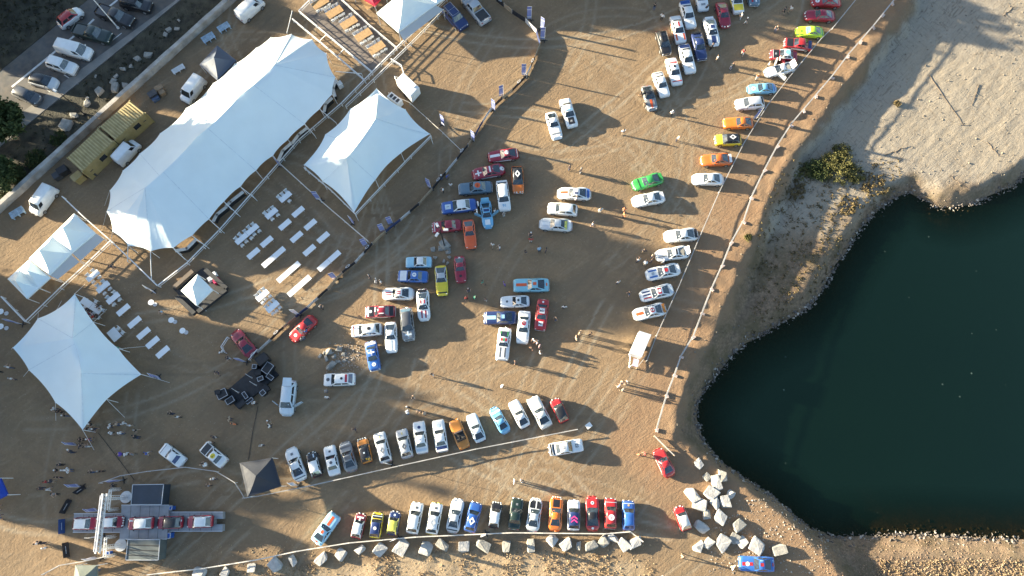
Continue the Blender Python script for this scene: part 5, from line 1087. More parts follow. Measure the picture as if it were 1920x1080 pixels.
# paved deck under the wooden tables
q = MB(); DECK = mat('deck_boards', (.17, .14, .12), .8, .25, .8)
w_ = [P(x, y, .05) for x, y in ((596, -20), (563, 18), (698, 135), (742, 92), (638, -8))]
for i in range(0):
    pass
q.prism([(p.x, p.y) for p in w_], -.06, .03); o = part('terrace', q, DECK, None); o['kind'] = 'structure'
a, b = P(563, 18, .03), P(698, 135, .03); ac, bc = P(634, -12, .03), P(742, 92, .03)
for i in range(1, 14):
    p, r = a.lerp(b, i/14), ac.lerp(bc, i/14); d = r-p; q = MB(); q.box(((p.x+r.x)/2, (p.y+r.y)/2, .036), (d.xy.length*.98, .03, .01), math.atan2(d.y, d.x)); part('board_joint', q, DKGREY, o)
# round standing tables
for x, y, lab in ((283, 567, 'nearest the bar stage'), (321, 600, 'middle of three below the bar stage'), (342, 620, 'lowest of three below the bar stage'), (1, 584, 'upper one at the left edge'), (1, 612, 'lower one at the left edge')):
    p = P(x, y, 1.1); t = thing('standing_table', 'round white standing table, '+lab, 'table', (p.x, p.y, 0), 0, 'round standing tables')
    q = MB(); q.tube((0, 0, 1.07), (0, 0, 1.11), .38, n=24); part('top', q, TABW, t); q = MB(); q.tube((0, 0, .03), (0, 0, 1.07), .04, n=8); part('column', q, STEEL, t); q = MB(); q.tube((0, 0, 0), (0, 0, .03), .28, n=16); part('foot', q, STEEL, t)
# ---------------- white wall, yellow containers
WALLM = mat('old_white_wall', (.40, .375, .34), .9, .35, .7, bump=.02, bscale=6, dust=.4)
a, b = Vector(WALLA), Vector(WALLB); n = 26; t = thing('low_wall', 'long worn white wall between car park verge and event ground', 'wall', (a.x, a.y, 0)); d = (b-a); an = math.atan2(d.y, d.x)
for i in range(n):
    c = a.lerp(b, (i+.5)/n)-a; q = MB(); L_ = d.length/n-.03; q.box((c.x, c.y, .43+RNG.uniform(-.03, .03)), (L_, .62+RNG.uniform(-.05, .05), 1.5), an+RNG.uniform(-.006, .006)); part('block', q, WALLM, t)
YEL = mat('yellow_container', (.36, .27, .10), .6, .2, 1.2, dust=.35)
def container(label, cor, h, ribs, win):
    p = [P(x, y, h) for x, y in cor]; c = sum(p, Vector())/4; t = thing('container_cabin', label, 'container', (c.x, c.y, 0), 0, 'yellow container cabins'); lp = [v-Vector((c.x, c.y, h)) for v in p]
    q = MB(); q.prism([(v.x, v.y) for v in lp], 0, h); part('shell', q, YEL, t)
    for i in range(ribs):
        f = (i+.5)/ribs; r, s = lp[0].lerp(lp[1], f), lp[3].lerp(lp[2], f); d = s-r; q = MB(); q.box(((r.x+s.x)/2, (r.y+s.y)/2, h+.03), (d.xy.length*.95, (lp[1]-lp[0]).xy.length/ribs*.40, .16), math.atan2(d.y, d.x)); part('roof_rib', q, mat('container_rib_sunlit', (.48, .38, .17), .6, .2, 1.2), t)  # sunlight on the ribs painted in as a lighter yellow than the shell
    for v in lp:
        q = MB(); q.box((v.x, v.y, h/2+.02), (.2, .2, h+.05), ang(lp[0], lp[1])); part('corner_post', q, YEL, t)
    dr = (lp[2]-lp[3]); an = math.atan2(dr.y, dr.x); nrm = Vector((dr.y, -dr.x, 0)).normalized()
    if nrm.dot(lp[2]) < 0: nrm = -nrm
    for f in win:
        v = lp[3].lerp(lp[2], f)+nrm*.02; q = MB(); q.box((v.x, v.y, 1.6), (1.0, .05, .8), an); part('window', q, GLASS, t)
    for f in (.15, .85):
        v = lp[3].lerp(lp[2], f)+nrm*.02; q = MB(); q.box((v.x, v.y, 1.4), (.5, .06, .08), an); part('vent', q, DKGREY, t)
container('upper yellow ribbed container cabin beside the wall', [(187, 238), (243, 189), (272, 212), (216, 262)], 2.5, 14, (.62,))
container('lower yellow ribbed container cabin beside the wall', [(126, 296), (184, 241), (213, 265), (154, 322)], 2.5, 14, (.55,))
q = MB(); p = P(143, 330, 1.2); t = thing('lean_to_shelf', 'low yellow wooden box at the foot of the containers', 'box', (p.x, p.y, 0), .8); q.box((0, 0, .6), (1.3, 1.0, 1.2)); part('box', q, YEL, t); q = MB(); q.box((0, 0, 1.22), (1.45, 1.1, .05)); part('lid', q, YEL, t)
# ---------------- trailers
def trailer(label, cor, h, m, hitch=None, hatch=False):
    p = [P(x, y, h) for x, y in cor]; c = sum(p, Vector())/4; t = thing('trailer', label, 'trailer', (c.x, c.y, 0)); lp = [v-Vector((c.x, c.y, h)) for v in p]
    q = MB(); n = 4; pts = [(v.x, v.y) for v in lp]; q.prism(pts, .45, h-.12); q.add([(x, y, h-.12) for x, y in pts]+[(x*.93, y*.93, h) for x, y in pts], [(0, 1, 5, 4), (1, 2, 6, 5), (2, 3, 7, 6), (3, 0, 4, 7), (4, 5, 6, 7)])
    part('body', q, m, t)
    for i, j in ((0, 1), (3, 2)):
        w = lp[i].lerp(lp[j], .5); d = lp[j]-lp[i]; ax = Vector((-d.y, d.x, 0)).normalized()*.12; q = MB(); q.tube((w.x-ax.x, w.y-ax.y, .33), (w.x+ax.x, w.y+ax.y, .33), .33, n=14); part('wheel', q, TYRE, t)
    e0 = (lp[1]+lp[2])/2; d = (lp[1]-lp[0]).normalized(); q = MB()
    for s in (-.5, .5): q.tube(e0+(lp[2]-lp[1])*s*.7+Vector((0, 0, .5)), e0+d*1.5+Vector((0, 0, .5)), .05, n=6)
    q.tube(e0+d*1.4+Vector((0, 0, .5)), e0+d*1.4+Vector((0, 0, 0)), .05, n=6); part('drawbar', q, STEEL, t)
    if hatch: v = lp[0].lerp(lp[2], .25); q = MB(); q.box((v.x, v.y, h+.05), (.7, .6, .12), ang(lp[0], lp[1])); part('roof_hatch', q, WPAINT, t)
    return t
trailer('white box trailer with hitch in the yard beside the framed tent', [(742, 148), (757, 135), (786, 162), (769, 181)], 2.2, WPAINT, hatch=True) if False else trailer('white box trailer with hitch in the yard beside the framed tent', [(770, 181), (786, 163), (756, 135), (742, 150)][1:]+[(770, 181)], 2.2, WPAINT, hatch=True)
trailer('white box trailer near the lower end of the lakeside rope', [(1200, 620), (1222, 625), (1205, 668), (1182, 662)][0:1]+[(1182, 662), (1204, 669), (1222, 627)], 2.2, WPAINT)
# tables and frames beside the lake trailer
q = MB(); p = P(1192, 680, .8); t = thing('camp_table', 'small table with lilac cloth beneath the lakeside trailer', 'table', (p.x, p.y, 0), 1.3); q.box((0, 0, .74), (1.0, .7, .04)); part('top', q, mat('lilac_cloth', (.50, .42, .55), .7), t)
for a in (-.4, .4):
    for b in (-.28, .28): q = MB(); q.tube((a, b, 0), (a, b, .72), .02, n=5); part('leg', q, STEEL, t)
a, b = P(1193, 691, .5), P(1211, 668, .5); t = thing('barrier_board', 'leaning plank barrier beside the lakeside trailer', 'barrier', (a.x, a.y, 0)); d = b-a
for h in (.5, .9): q = MB(); q.box((d.x/2, d.y/2, h), (d.xy.length, .05, .2), math.atan2(d.y, d.x)); part('plank', q, TAPE, t)
for k in (.05, .95): q = MB(); q.box((d.x*k, d.y*k, .5), (.08, .08, 1.0)); part('post', q, WOOD, t)
a, b = P(1226, 817, .5), P(1264, 855, .5); t = thing('barrier_board', 'pale plank barrier above the red coupe by the boulders', 'barrier', (a.x, a.y, 0)); d = b-a
for h in (.5, .9): q = MB(); q.box((d.x/2, d.y/2, h), (d.xy.length, .06, .22), math.atan2(d.y, d.x)); part('plank', q, TAPE, t)
for k in (.03, .5, .97): q = MB(); q.box((d.x*k, d.y*k, .5), (.08, .08, 1.0)); part('post', q, WOOD, t)
# ---------------- lamp posts
def lamp_post(label, x, y, h, z, heads, m, arm=1.2, hm=None, rz=0):
    p = P(x, y, z); t = thing('lamp_post', label, 'lamp post', p, rz); q = MB(); q.tube((0, 0, 0), (0, 0, h), .10, .06, n=8); part('pole', q, m, t); q = MB(); q.tube((0, 0, 0), (0, 0, .25), .2, n=10); part('foot', q, m, t)
    for i in range(heads):
        a = 2*math.pi*i/heads; q = MB(); q.tube((0, 0, h), (arm*math.cos(a), arm*math.sin(a), h+.05), .035, n=6); part('arm', q, m, t); q = MB(); q.box((arm*math.cos(a), arm*math.sin(a), h+.04), (.62, .34, .16), a, taper=.8); part('lamp_head', q, hm or WPAINT, t)
lamp_post('white lamp post beside the black pickup in the car park', 222, 53, 8.0, -.12, 1, WPAINT, rz=2.4)
lamp_post('dark lamp post on the pavement of the car park', 158, 214, 5.2, -.12, 1, BLACK, rz=2.6)
lamp_post('tall dark lamp post with three heads on the rock pile', 834, 462, 6.5, 0, 3, BLACK, arm=.75)
# pallets, trays and stacked goods behind the wall
PALB = mat('pale_blue_tray', (.34, .46, .56), .6, .25, 2)
def pallet(label, x, y, L, W, rz, m, h=.5):
    p = P(x, y, h); t = thing('pallet', label, 'pallet', (p.x, p.y, 0), rz, 'pallets and trays near the wall')
    for i in range(6): q = MB(); q.box((0, (i-2.5)*W/6, h), (L, W/6*.62, .05)); part('slat', q, m, t)
    for s in (-1, 0, 1): q = MB(); q.box((s*L*.42, 0, h/2-.01), (.12, W, h-.03)); part('bearer', q, m, t)
pallet('pale blue tray beside the wall, lower of the pair', 390, 70, 1.9, 1.2, WA, PALB); pallet('pale blue tray beside the wall, upper of the pair', 419, 50, 1.8, 1.1, WA, PALB)
pallet('blue grey tray below the camper van', 31, 398, 1.9, 1.1, WA, PALB); pallet('pale board lying against the wall above the small van', 334, 129, 1.9, .9, WA, WPAINT, .3)
for i, (x, y, sx, sy, h, m_, lab) in enumerate([(285, 175, 1.2, .9, .9, DKGREY, 'dark box of the heap beside the wall'), (297, 164, 1.1, .8, .7, mat('crate_wood', (.25, .17, .1), .8), 'brown crate of the heap beside the wall'), (303, 172, .8, .7, .6, mat('crate_wood', (.25, .17, .1), .8), 'small brown crate of the heap beside the wall'), (291, 184, 1.0, .5, .5, mat('blue_sheet', (.10, .14, .22), .6), 'bluish bundle of the heap beside the wall'), (115, 318, 1.3, 1.0, 1.0, BLACK, 'black box between wall and lower container'), (105, 328, 1.0, .9, .8, DKGREY, 'dark box near the wall above the camper van'), (170, 325, 1.0, .8, .6, DKGREY, 'grey box in front of the lower container'), (636, 156, .7, .7, .9, WPAINT, 'white cooler box at right end of huge tent'), (1104, 798, .7, .6, .5, WPAINT, 'white box at right end of the slanting tape'), (225, 979, .5, .5, .4, DKGREY, '')]):
    if not lab: continue
    p = P(x, y, h); t = thing('storage_box', lab, 'box', (p.x, p.y, 0), WA, 'storage boxes'); q = MB(); q.box((0, 0, h/2), (sx, sy, h)); part('box', q, m_, t); q = MB(); q.box((0, 0, h+.02), (sx*1.04, sy*1.04, .05)); part('lid', q, m_, t)
# white machine at the framed tent corner
p = P(740, 185, 1); t = thing('generator', 'white generator with vents at upper corner of framed tent', 'generator', (p.x, p.y, 0), -.7); q = MB(); q.box((0, 0, .6), (2.2, 1.0, 1.1), taper=.95); part('casing', q, WPAINT, t)
for k in (-.6, 0, .6): q = MB(); q.box((k, 0, 1.16), (.4, .6, .05)); part('vent', q, DKGREY, t)

# ---------------- motorcycles parked at the car park edge
def motorcycle(label, x, y, rz, m):
    p = P(x, y, -.12); t = thing('motorcycle', label, 'motorcycle', p, rz, 'motorcycles by the pavement')
    for u in (-.70, .70): q = MB(); q.tube((u, -.06, .31), (u, .06, .31), .31, n=14); part('wheel', q, TYRE, t)
    q = MB(); q.box((.18, 0, .80), (.55, .30, .24), taper=.7); part('tank', q, m, t); q = MB(); q.box((-.35, 0, .80), (.62, .26, .10)); part('seat', q, BLACK, t)
    q = MB(); q.box((.05, 0, .48), (.55, .30, .38)); part('engine', q, DKGREY, t); q = MB(); q.tube((.62, 0, .35), (.42, 0, 1.02), .04, n=6); q.tube((.42, -.36, 1.05), (.42, .36, 1.05), .022, n=6); part('fork_and_handlebar', q, CHROME, t)
    q = MB(); q.tube((.60, 0, .86), (.70, 0, .86), .10, n=10); part('headlight', q, LAMP, t)
motorcycle('pale motorcycle at the end of the pavement, upper one', 24, 216, .5, WPAINT); motorcycle('grey motorcycle at the end of the pavement, lower one', 20, 228, .5, mat('bike_grey', (.2, .21, .23), .4))
# ---------------- people: one continuous skinned body per pose, clothing by surface
def human(name, pose):
    J = {'pel': (0, 0, .96), 'sp': (.0, 0, 1.12), 'ch': (.01, 0, 1.33), 'nk': (.0, 0, 1.48), 'hd': (.02, 0, 1.60), 'ht': (.015, 0, 1.69), 'ns': (.115, 0, 1.595)}
    rad = {'pel': .15, 'sp': .13, 'ch': .155, 'nk': .06, 'hd': .095, 'ht': .075, 'ns': .016}
    E = [('pel', 'sp'), ('sp', 'ch'), ('ch', 'nk'), ('nk', 'hd'), ('hd', 'ht'), ('hd', 'ns')]
    for s, q in ((1, 'l'), (-1, 'r')):
        st = pose.get('stride', 0)*s; el = pose.get('elbow', (0, .25, 1.13)); wr = pose.get('wrist', (.08, .25, .90)) if not (q == 'r' and 'wrist_r' in pose) else pose['wrist_r']
        if q == 'r' and 'elbow_r' in pose: el = pose['elbow_r']
        sw = -pose.get('stride', 0)*s*.5
        J['sh'+q] = (0, s*.19, 1.40); J['el'+q] = (el[0]+sw*.4, s*el[1], el[2]); J['wr'+q] = (wr[0]+sw, s*wr[1], wr[2])
        if pose.get('sit'): J['hp'+q] = (.0, s*.10, .93); J['kn'+q] = (.42, s*.13, .92); J['an'+q] = (.42, s*.13, .50); J['to'+q] = (.56, s*.13, .45)
        else: J['hp'+q] = (0, s*.10, .90); J['kn'+q] = (.03+st*.55, s*.105, .50); J['an'+q] = (st, s*.11, .08+abs(min(0, st))*.15); J['to'+q] = (st+.15, s*.12, .045)
        rad.update({'sh'+q: .07, 'el'+q: .045, 'wr'+q: .034, 'hp'+q: .105, 'kn'+q: .065, 'an'+q: .045, 'to'+q: .04})
        E += [('ch', 'sh'+q), ('sh'+q, 'el'+q), ('el'+q, 'wr'+q), ('pel', 'hp'+q), ('hp'+q, 'kn'+q), ('kn'+q, 'an'+q), ('an'+q, 'to'+q)]
        w_, e_ = Vector(J['wr'+q]), Vector(J['el'+q]); d = (w_-e_).normalized(); sd = d.cross(Vector((0, 1, 0))).normalized(); pm = w_+d*.08; J['pa'+q] = tuple(pm); rad['pa'+q] = .036; E.append(('wr'+q, 'pa'+q))
        for k, ln in enumerate((.075, .085, .08, .06)):
            base = pm+sd*(.03-.02*k); J['f%d%s' % (k, q)] = tuple(base+d*ln*.6+Vector((0, -s*.008, 0))); J['g%d%s' % (k, q)] = tuple(base+d*ln+Vector((0, -s*.03, 0)))
            rad['f%d%s' % (k, q)] = .0095; rad['g%d%s' % (k, q)] = .008; E += [('pa'+q, 'f%d%s' % (k, q)), ('f%d%s' % (k, q), 'g%d%s' % (k, q))]
        J['t'+q] = tuple(w_+d*.05+sd*.06); rad['t'+q] = .011; E.append(('wr'+q, 't'+q))
    if pose.get('bend'):
        a = pose['bend']; cs, sn = math.cos(a), math.sin(a)
        for k in J:
            if k[:2] not in ('hp', 'kn', 'an', 'to') and k != 'pel':
                x, y, z = J[k]; z -= .96; J[k] = (x*cs+z*sn, y, -x*sn+z*cs+.96)
    ks = list(J); me = bpy.data.meshes.new(name); me.from_pydata([J[k] for k in ks], [(ks.index(a), ks.index(b)) for a, b in E], [])
    o = bpy.data.objects.new(name, me); COL.objects.link(o); md = o.modifiers.new('s', 'SKIN'); md.use_smooth_shade = True
    sv = me.skin_vertices[0].data
    for i, k in enumerate(ks): sv[i].radius = (rad[k], rad[k]); sv[i].use_root = (k == 'pel')
    for i, k in enumerate(ks):
        if k in ('sp', 'ch', 'pel'): sv[i].radius = (rad[k]*1.15, rad[k]*.75) if False else (rad[k], rad[k])
    ss = o.modifiers.new('b', 'SUBSURF'); ss.levels = 1; ss.render_levels = 1
    dg = bpy.context.evaluated_depsgraph_get(); out = bpy.data.meshes.new_from_object(o.evaluated_get(dg)); COL.objects.unlink(o); bpy.data.objects.remove(o)
    zones = {}
    def zone(k):
        return 2 if k[:2] in ('hd', 'ht', 'nk', 'wr', 'pa', 'ns') or k[0] in 'fgt' and k[:2] != 'to' else 3 if k[:2] in ('to', 'an') else 1 if k[:2] in ('pel', 'pe', 'hp', 'kn') else 0
    segs = [(Vector(J[a]), Vector(J[b]), a, b) for a, b in E]; mi = []
    for p in out.polygons:
        c = p.center; best = (9e9, 0)
        for a, b, ka, kb in segs:
            d = b-a; f = max(0, min(1, (c-a).dot(d)/max(d.length_squared, 1e-9))); q = (c-a-d*f).length
            if q < best[0]:
                za = zone(ka) if f < .5 else zone(kb)
                if (ka[:2], kb[:2]) == ('el', 'wr') : za = 2 if f > (.1 if pose.get('short') else .85) else 0
                if (ka[:2], kb[:2]) == ('sh', 'el'): za = 2 if (pose.get('short') and f > .6) else 0
                if (ka[:2], kb[:2]) == ('kn', 'an'): za = (2 if pose.get('shorts') and f < .8 else 1) if f < .85 else 3
                if (ka, kb) == ('pel', 'sp'): za = 1 if f < .35 else 0
                best = (q, za)
        mi.append(best[1])
    out.materials.clear()
    for _ in range(4): out.materials.append(None)
    out.polygons.foreach_set('material_index', mi); out.polygons.foreach_set('use_smooth', [True]*len(mi)); out.update()
    zs = min(v.co.z for v in out.vertices)
    return out, (0 if pose.get('sit') else zs), Vector(J['hd'])
POSES = [human('person_stand', {'short': 1}), human('person_walk', {'stride': .26, 'short': 1, 'shorts': 1}), human('person_talk', {'elbow': (.05, .27, 1.15), 'wrist': (.26, .20, 1.12), 'short': 1}),
         human('person_hips', {'elbow': (-.06, .36, 1.16), 'wrist': (.04, .20, 1.02)}), human('person_bend', {'bend': .55, 'wrist': (.20, .2, .95)}), human('person_sit', {'sit': 1, 'elbow': (.08, .25, 1.15), 'wrist': (.32, .18, 1.16), 'short': 1})]
hb = MB(); vs = []
for i in range(7):
    for j in range(12):
        th = i/6*R(112); ph = 2*math.pi*j/12; k = 1 if math.cos(ph) < .2 else max(.55, 1-.5*math.cos(ph)*(i/6)); vs.append((.112*math.sin(th)*k*math.cos(ph)-.012, .106*math.sin(th)*math.sin(ph), .118*math.cos(th)+.045))
hb.add(vs, [(i*12+j, i*12+(j+1) % 12, (i+1)*12+(j+1) % 12, (i+1)*12+j) for i in range(6) for j in range(12)]); HAIR = hb.mesh('hair', True)
CC = dict(white=(.72, .71, .69), black=(.02, .02, .022), dark=(.045, .045, .055), grey=(.22, .22, .23), red=(.45, .03, .035), blue=(.05, .12, .42), purple=(.14, .07, .38), tan=(.45, .34, .24), orange=(.70, .20, .07), green=(.06, .28, .18), pink=(.62, .33, .34), lightblue=(.35, .5, .62), maroon=(.2, .02, .05), yellow=(.65, .45, .05))
SKIN = [mat('skin_a', (.48, .30, .21), .6), mat('skin_b', (.36, .20, .13), .6)]; HAIRM = [mat('hair_dark', (.02, .014, .01), .6), mat('hair_brown', (.09, .05, .025), .6), mat('hair_grey', (.30, .29, .27), .6), mat('cap_white', (.7, .7, .68), .6)]
SHOE = mat('shoe', (.06, .05, .05), .6)
TROU = dict(navy=(.03, .04, .08), beige=(.33, .26, .18), black=(.02, .02, .02), denim=(.07, .11, .2), white=(.6, .6, .58))
PPL = [(1225, 20, 'black'), (1239, 39, 'white'), (1387, 37, 'white'), (1396, 46, 'dark'), (1390, 105, 'red'), (1342, 116, 'white'), (1332, 94, 'dark'), (1368, 132, 'black'), (1417, 150, 'orange'), (1437, 128, 'white'), (1257, 219, 'white'), (1167, 253, 'white'), (1267, 265, 'tan'), (1200, 181, 'black'), (1206, 200, 'black'), (1322, 22, 'dark'), (1466, 27, 'dark'), (1478, 25, 'white'), (1452, 61, 'black'), (1457, 118, 'white'),
 (1067, 319, 'dark'), (1088, 325, 'dark'), (1080, 378, 'white'), (1124, 399, 'white'), (1169, 398, 'orange'), (1168, 408, 'orange'), (1110, 425, 'white'), (995, 444, 'dark'), (995, 454, 'red'), (985, 477, 'dark'), (1011, 473, 'lightblue'), (1023, 473, 'dark'), (1205, 475, 'dark'), (1195, 492, 'white'), (1207, 499, 'white'), (1219, 493, 'dark'), (1221, 483, 'tan'), (1241, 494, 'white'), (1157, 533, 'white'),
 (829, 338, 'dark'), (839, 335, 'blue'), (846, 352, 'white'), (832, 361, 'white'), (945, 407, 'grey'), (924, 463, 'white'), (937, 468, 'white'), (695, 522, 'dark'), (707, 530, 'white'), (716, 532, 'white'), (905, 533, 'green'), (946, 536, 'purple'), (897, 388, 'white'), (895, 402, 'white'), (928, 400, 'white'),
 (879, 547, 'black'), (875, 562, 'red'), (889, 561, 'green'), (911, 565, 'dark'), (811, 704, 'dark'), (940, 725, 'white'), (776, 748, 'black'), (766, 765, 'black'), (765, 777, 'white'), (787, 771, 'grey'), (799, 778, 'tan'), (667, 805, 'dark'), (509, 791, 'black'), (510, 800, 'white'), (615, 735, 'grey'), (617, 747, 'white'), (578, 624, 'blue'), (572, 637, 'grey'), (605, 580, 'dark'), (482, 757, 'white'),
 (1177, 553, 'black'), (1057, 579, 'white'), (1042, 600, 'black'), (1001, 641, 'white'), (1007, 645, 'white'), (996, 656, 'black'), (1011, 652, 'pink'), (1012, 664, 'white'), (1086, 627, 'tan'), (1105, 629, 'dark'), (1079, 637, 'tan'), (966, 682, 'dark'), (1173, 719, 'tan'), (1165, 718, 'tan'), (1158, 726, 'white'), (1165, 733, 'tan'),
 (26, 691, 'white'), (5, 698, 'dark'), (31, 712, 'white'), (327, 777, 'black'), (340, 783, 'white'), (436, 787, 'tan'), (444, 796, 'orange'), (422, 662, 'white'), (433, 674, 'dark'), (310, 588, 'lightblue'), (110, 768, 'white'), (120, 773, 'black'), (130, 781, 'black'), (170, 792, 'black'), (180, 797, 'black'), (172, 806, 'black'), (185, 806, 'dark'), (214, 800, 'white'), (227, 797, 'tan'), (239, 795, 'white'), (251, 799, 'white'), (262, 808, 'black'),
 (217, 504, 'dark'), (230, 655, 'green'), (160, 825, 'black'), (175, 825, 'red'), (160, 836, 'dark'), (171, 838, 'grey'), (142, 849, 'dark'), (217, 813, 'white'), (234, 813, 'white'), (264, 821, 'black'), (236, 852, 'purple'), (246, 852, 'white'), (255, 852, 'grey'), (282, 851, 'blue'), (122, 872, 'dark'), (116, 882, 'black'), (129, 882, 'white'), (138, 882, 'white'), (117, 895, 'black'), (97, 903, 'red'), (107, 903, 'dark'), (86, 916, 'dark'), (99, 918, 'white'), (111, 926, 'grey'), (179, 886, 'dark'), (196, 884, 'black'), (220, 911, 'dark'), (406, 820, 'dark'), (401, 830, 'white'), (394, 873, 'white'), (386, 870, 'tan'), (406, 898, 'white'), (397, 911, 'grey'), (7, 968, 'dark'), (4, 951, 'lightblue'), (80, 1018, 'white'), (87, 1018, 'black'), (95, 1026, 'white'), (190, 1068, 'white'), (495, 836, 'white'), (964, 903, 'white'), (977, 902, 'white'), (1196, 853, 'orange'), (1206, 852, 'red'), (1277, 1042, 'tan'), (1370, 1062, 'white'), (1241, 1081, 'dark'), (412, 700, 'dark'), (422, 748, 'dark')]
def nearest_car(p):
    best = min(CARS, key=lambda c: (Vector(c[0].location).xy-p.xy).length); return best, (Vector(best[0].location).xy-p.xy).length
LANDMARK = [(165, 800, 'the lower tip of the lower left tent'), (100, 900, 'the crowd left of the curved tape'), (240, 800, 'the banner below the lower left tent'), (25, 700, 'the left corner of the lower left tent'), (330, 780, 'the open ground left of the stage'), (440, 790, 'the lower end of the music stage'), (995, 455, 'the middle of the open ground'), (80, 1020, 'the sunlit ground left of the gantry'), (1165, 725, 'the sunlit ground before the outer tape'), (1090, 630, 'the sunlit edge right of the six cars'), (230, 850, 'the trampled ground above the curved tape'), (1385, 40, 'the ground right of the upper cluster'), (310, 590, 'the sandy patch by the bar stage'), (970, 902, 'the lane above the bottom car row'), (940, 728, 'the lane above the slanting row'), (160, 830, 'the flags below the lower left tent'), (1240, 1080, 'the bottom edge right of the boulders'), (217, 504, 'the rail corner near the pagodas'), (5, 960, 'the left edge below the blue gazebo'), (1168, 404, 'the sunlit ground left of the lakeside row'), (1078, 322, 'the sunlit ground above the blue tailed coupe'), (880, 556, 'the shaded ground right of the yellow coupe'), (780, 765, 'the shaded ground above the slanting row'), (838, 350, 'the banner fence near the slate saloon')]
used = {}
STUFFED = []
for i, (x, y, c) in enumerate(PPL):
    if x in (412, 422) and y > 690 and c == 'dark': p = P(x, y, .0)
    p = G(x, y); k = RNG.choice((0, 0, 1, 1, 2, 3, 3, 4)) if i % 9 else 2
    (cr, cl), dist = nearest_car(p); lm = min(LANDMARK, key=lambda l: (P(l[0], l[1]).xy-p.xy).length); dl = (P(lm[0], lm[1]).xy-p.xy).length
    tr = RNG.choice(list(TROU)); hi = RNG.choice((0, 0, 1, 1, 2, 3))
    cname = {'dark': 'dark grey', 'lightblue': 'light blue'}.get(c, c)
    where = 'near '+lm[2] if dl < dist else 'near the '+' '.join(cl.split()[:7])
    lab = 'person in %s top and %s trousers %s' % (cname, tr, where)
    for alt in TROU:
        if lab not in used: break
        tr = alt; lab = 'person in %s top and %s trousers %s' % (cname, tr, where)
    used[lab] = 1; lab = ' '.join(lab.split()[:16])
    me, zo, hd = POSES[k]; s = RNG.uniform(.96, 1.06)
    t = thing('person', lab, 'person', (p.x, p.y, p.z-zo*s+.004), RNG.uniform(0, 6.28), 'people on the event ground'); t.scale = (s, s, s)
    put('body', me, [mat('shirt_'+c, CC[c], .8, .15, 8), mat('trousers_'+tr, TROU[tr], .8), SKIN[i % 2 if i % 3 else 0], SHOE], t)
    o = put('hair', HAIR, HAIRM[hi], t, hd)
    if k == 4: o.rotation_euler = (0, .55, 0)
# diners seated at the long table
for j, (x, y, c) in enumerate(((160, 584, 'orange'), (169, 590, 'maroon'), (175, 595, 'red'), (184, 595, 'black'), (192, 581, 'white'), (186, 575, 'black'))):
    p = P(x, y, .5); me, zo, hd = POSES[5]; tb = P(171, 575, .5)
    t = thing('person', 'seated person in %s top at the diners table, %s' % (c, ('uppermost left', 'second left', 'third left', 'lowest', 'lower right', 'upper right')[j]), 'person', (p.x, p.y, -.38), ang(p, tb), 'diners at the long table')
    put('body', me, [mat('shirt_'+c, CC[c], .8, .15, 8), mat('trousers_navy', TROU['navy'], .8), SKIN[j % 2], SHOE], t); put('hair', HAIR, HAIRM[j % 3], t, hd)
    q = MB(); q.box((-.02, 0, .82), (.4, .4, .04)); st_ = thing('stool', 'low stool under the seated person in %s top, %s' % (c, ('uppermost left', 'second left', 'third left', 'lowest', 'lower right', 'upper right')[j]), 'stool', (p.x, p.y, -.38), ang(p, tb), 'stools at the diners table'); part('seat', q, CHW, st_)
    for a in (-.16, .16):
        for b in (-.16, .16): q = MB(); q.tube((a, b, .38), (a, b, .81), .018, n=5); part('leg', q, CHW, st_)
# ---------------- boulders
ROCK = mat('pale_boulder', (.46, .44, .41), .9, .22, 1.6, bump=.05, bscale=4, dust=.25); ROCKD = mat('grey_boulder', (.30, .29, .26), .9, .25, 1.6, bump=.05, bscale=4, dust=.3)
def rock_mesh(seed, n=13):
    r = random.Random(seed); bm = bmesh.new()
    for c in range(8):
        if r.random() < .12: continue
        bm.verts.new(Vector(((1 if c & 1 else -1)*r.uniform(.45, .95), (1 if c & 2 else -1)*r.uniform(.4, .85), (1 if c & 4 else -1)*r.uniform(.5, .9))))
    for c in range(4): v = Vector((r.gauss(0, 1), r.gauss(0, 1), r.gauss(0, .8))).normalized(); bm.verts.new(v*r.uniform(.8, 1.0))
    bmesh.ops.convex_hull(bm, input=bm.verts); bmesh.ops.delete(bm, geom=[v for v in bm.verts if not v.link_faces], context='VERTS')
    bmesh.ops.bevel(bm, geom=list(bm.edges), offset=.05, segments=1, affect='EDGES', clamp_overlap=True)
    bmesh.ops.triangulate(bm, faces=bm.faces)
    bmesh.ops.subdivide_edges(bm, edges=[e for e in bm.edges if e.calc_length() > .35], cuts=1)
    for v in bm.verts: v.co += v.co.normalized()*r.uniform(-.025, .03)
    me = bpy.data.meshes.new('boulder'); bm.to_mesh(me); bm.free(); me.materials.append(None); return me
RM = [rock_mesh(i) for i in range(14)]
BO = []
T = lambda ox, oy, l: [(ox+x/4, oy+y/4, s/4) for x, y, s in l]
rowb = T(0, 810, [(1505, 1060, 100), (1690, 1050, 85), (1890, 1020, 70)])+T(480, 810, [(150, 992, 90), (287, 962, 80), (495, 948, 95), (640, 920, 90), (785, 888, 80), (930, 882, 100), (1092, 862, 105), (1275, 870, 105), (1405, 845, 85), (1560, 855, 90), (1700, 852, 98), (1880, 853, 84)])+T(960, 810, [(143, 850, 85), (310, 805, 100), (405, 838, 98), (495, 850, 60), (590, 855, 92), (678, 825, 100), (760, 808, 85), (845, 850, 118), (920, 830, 92)])
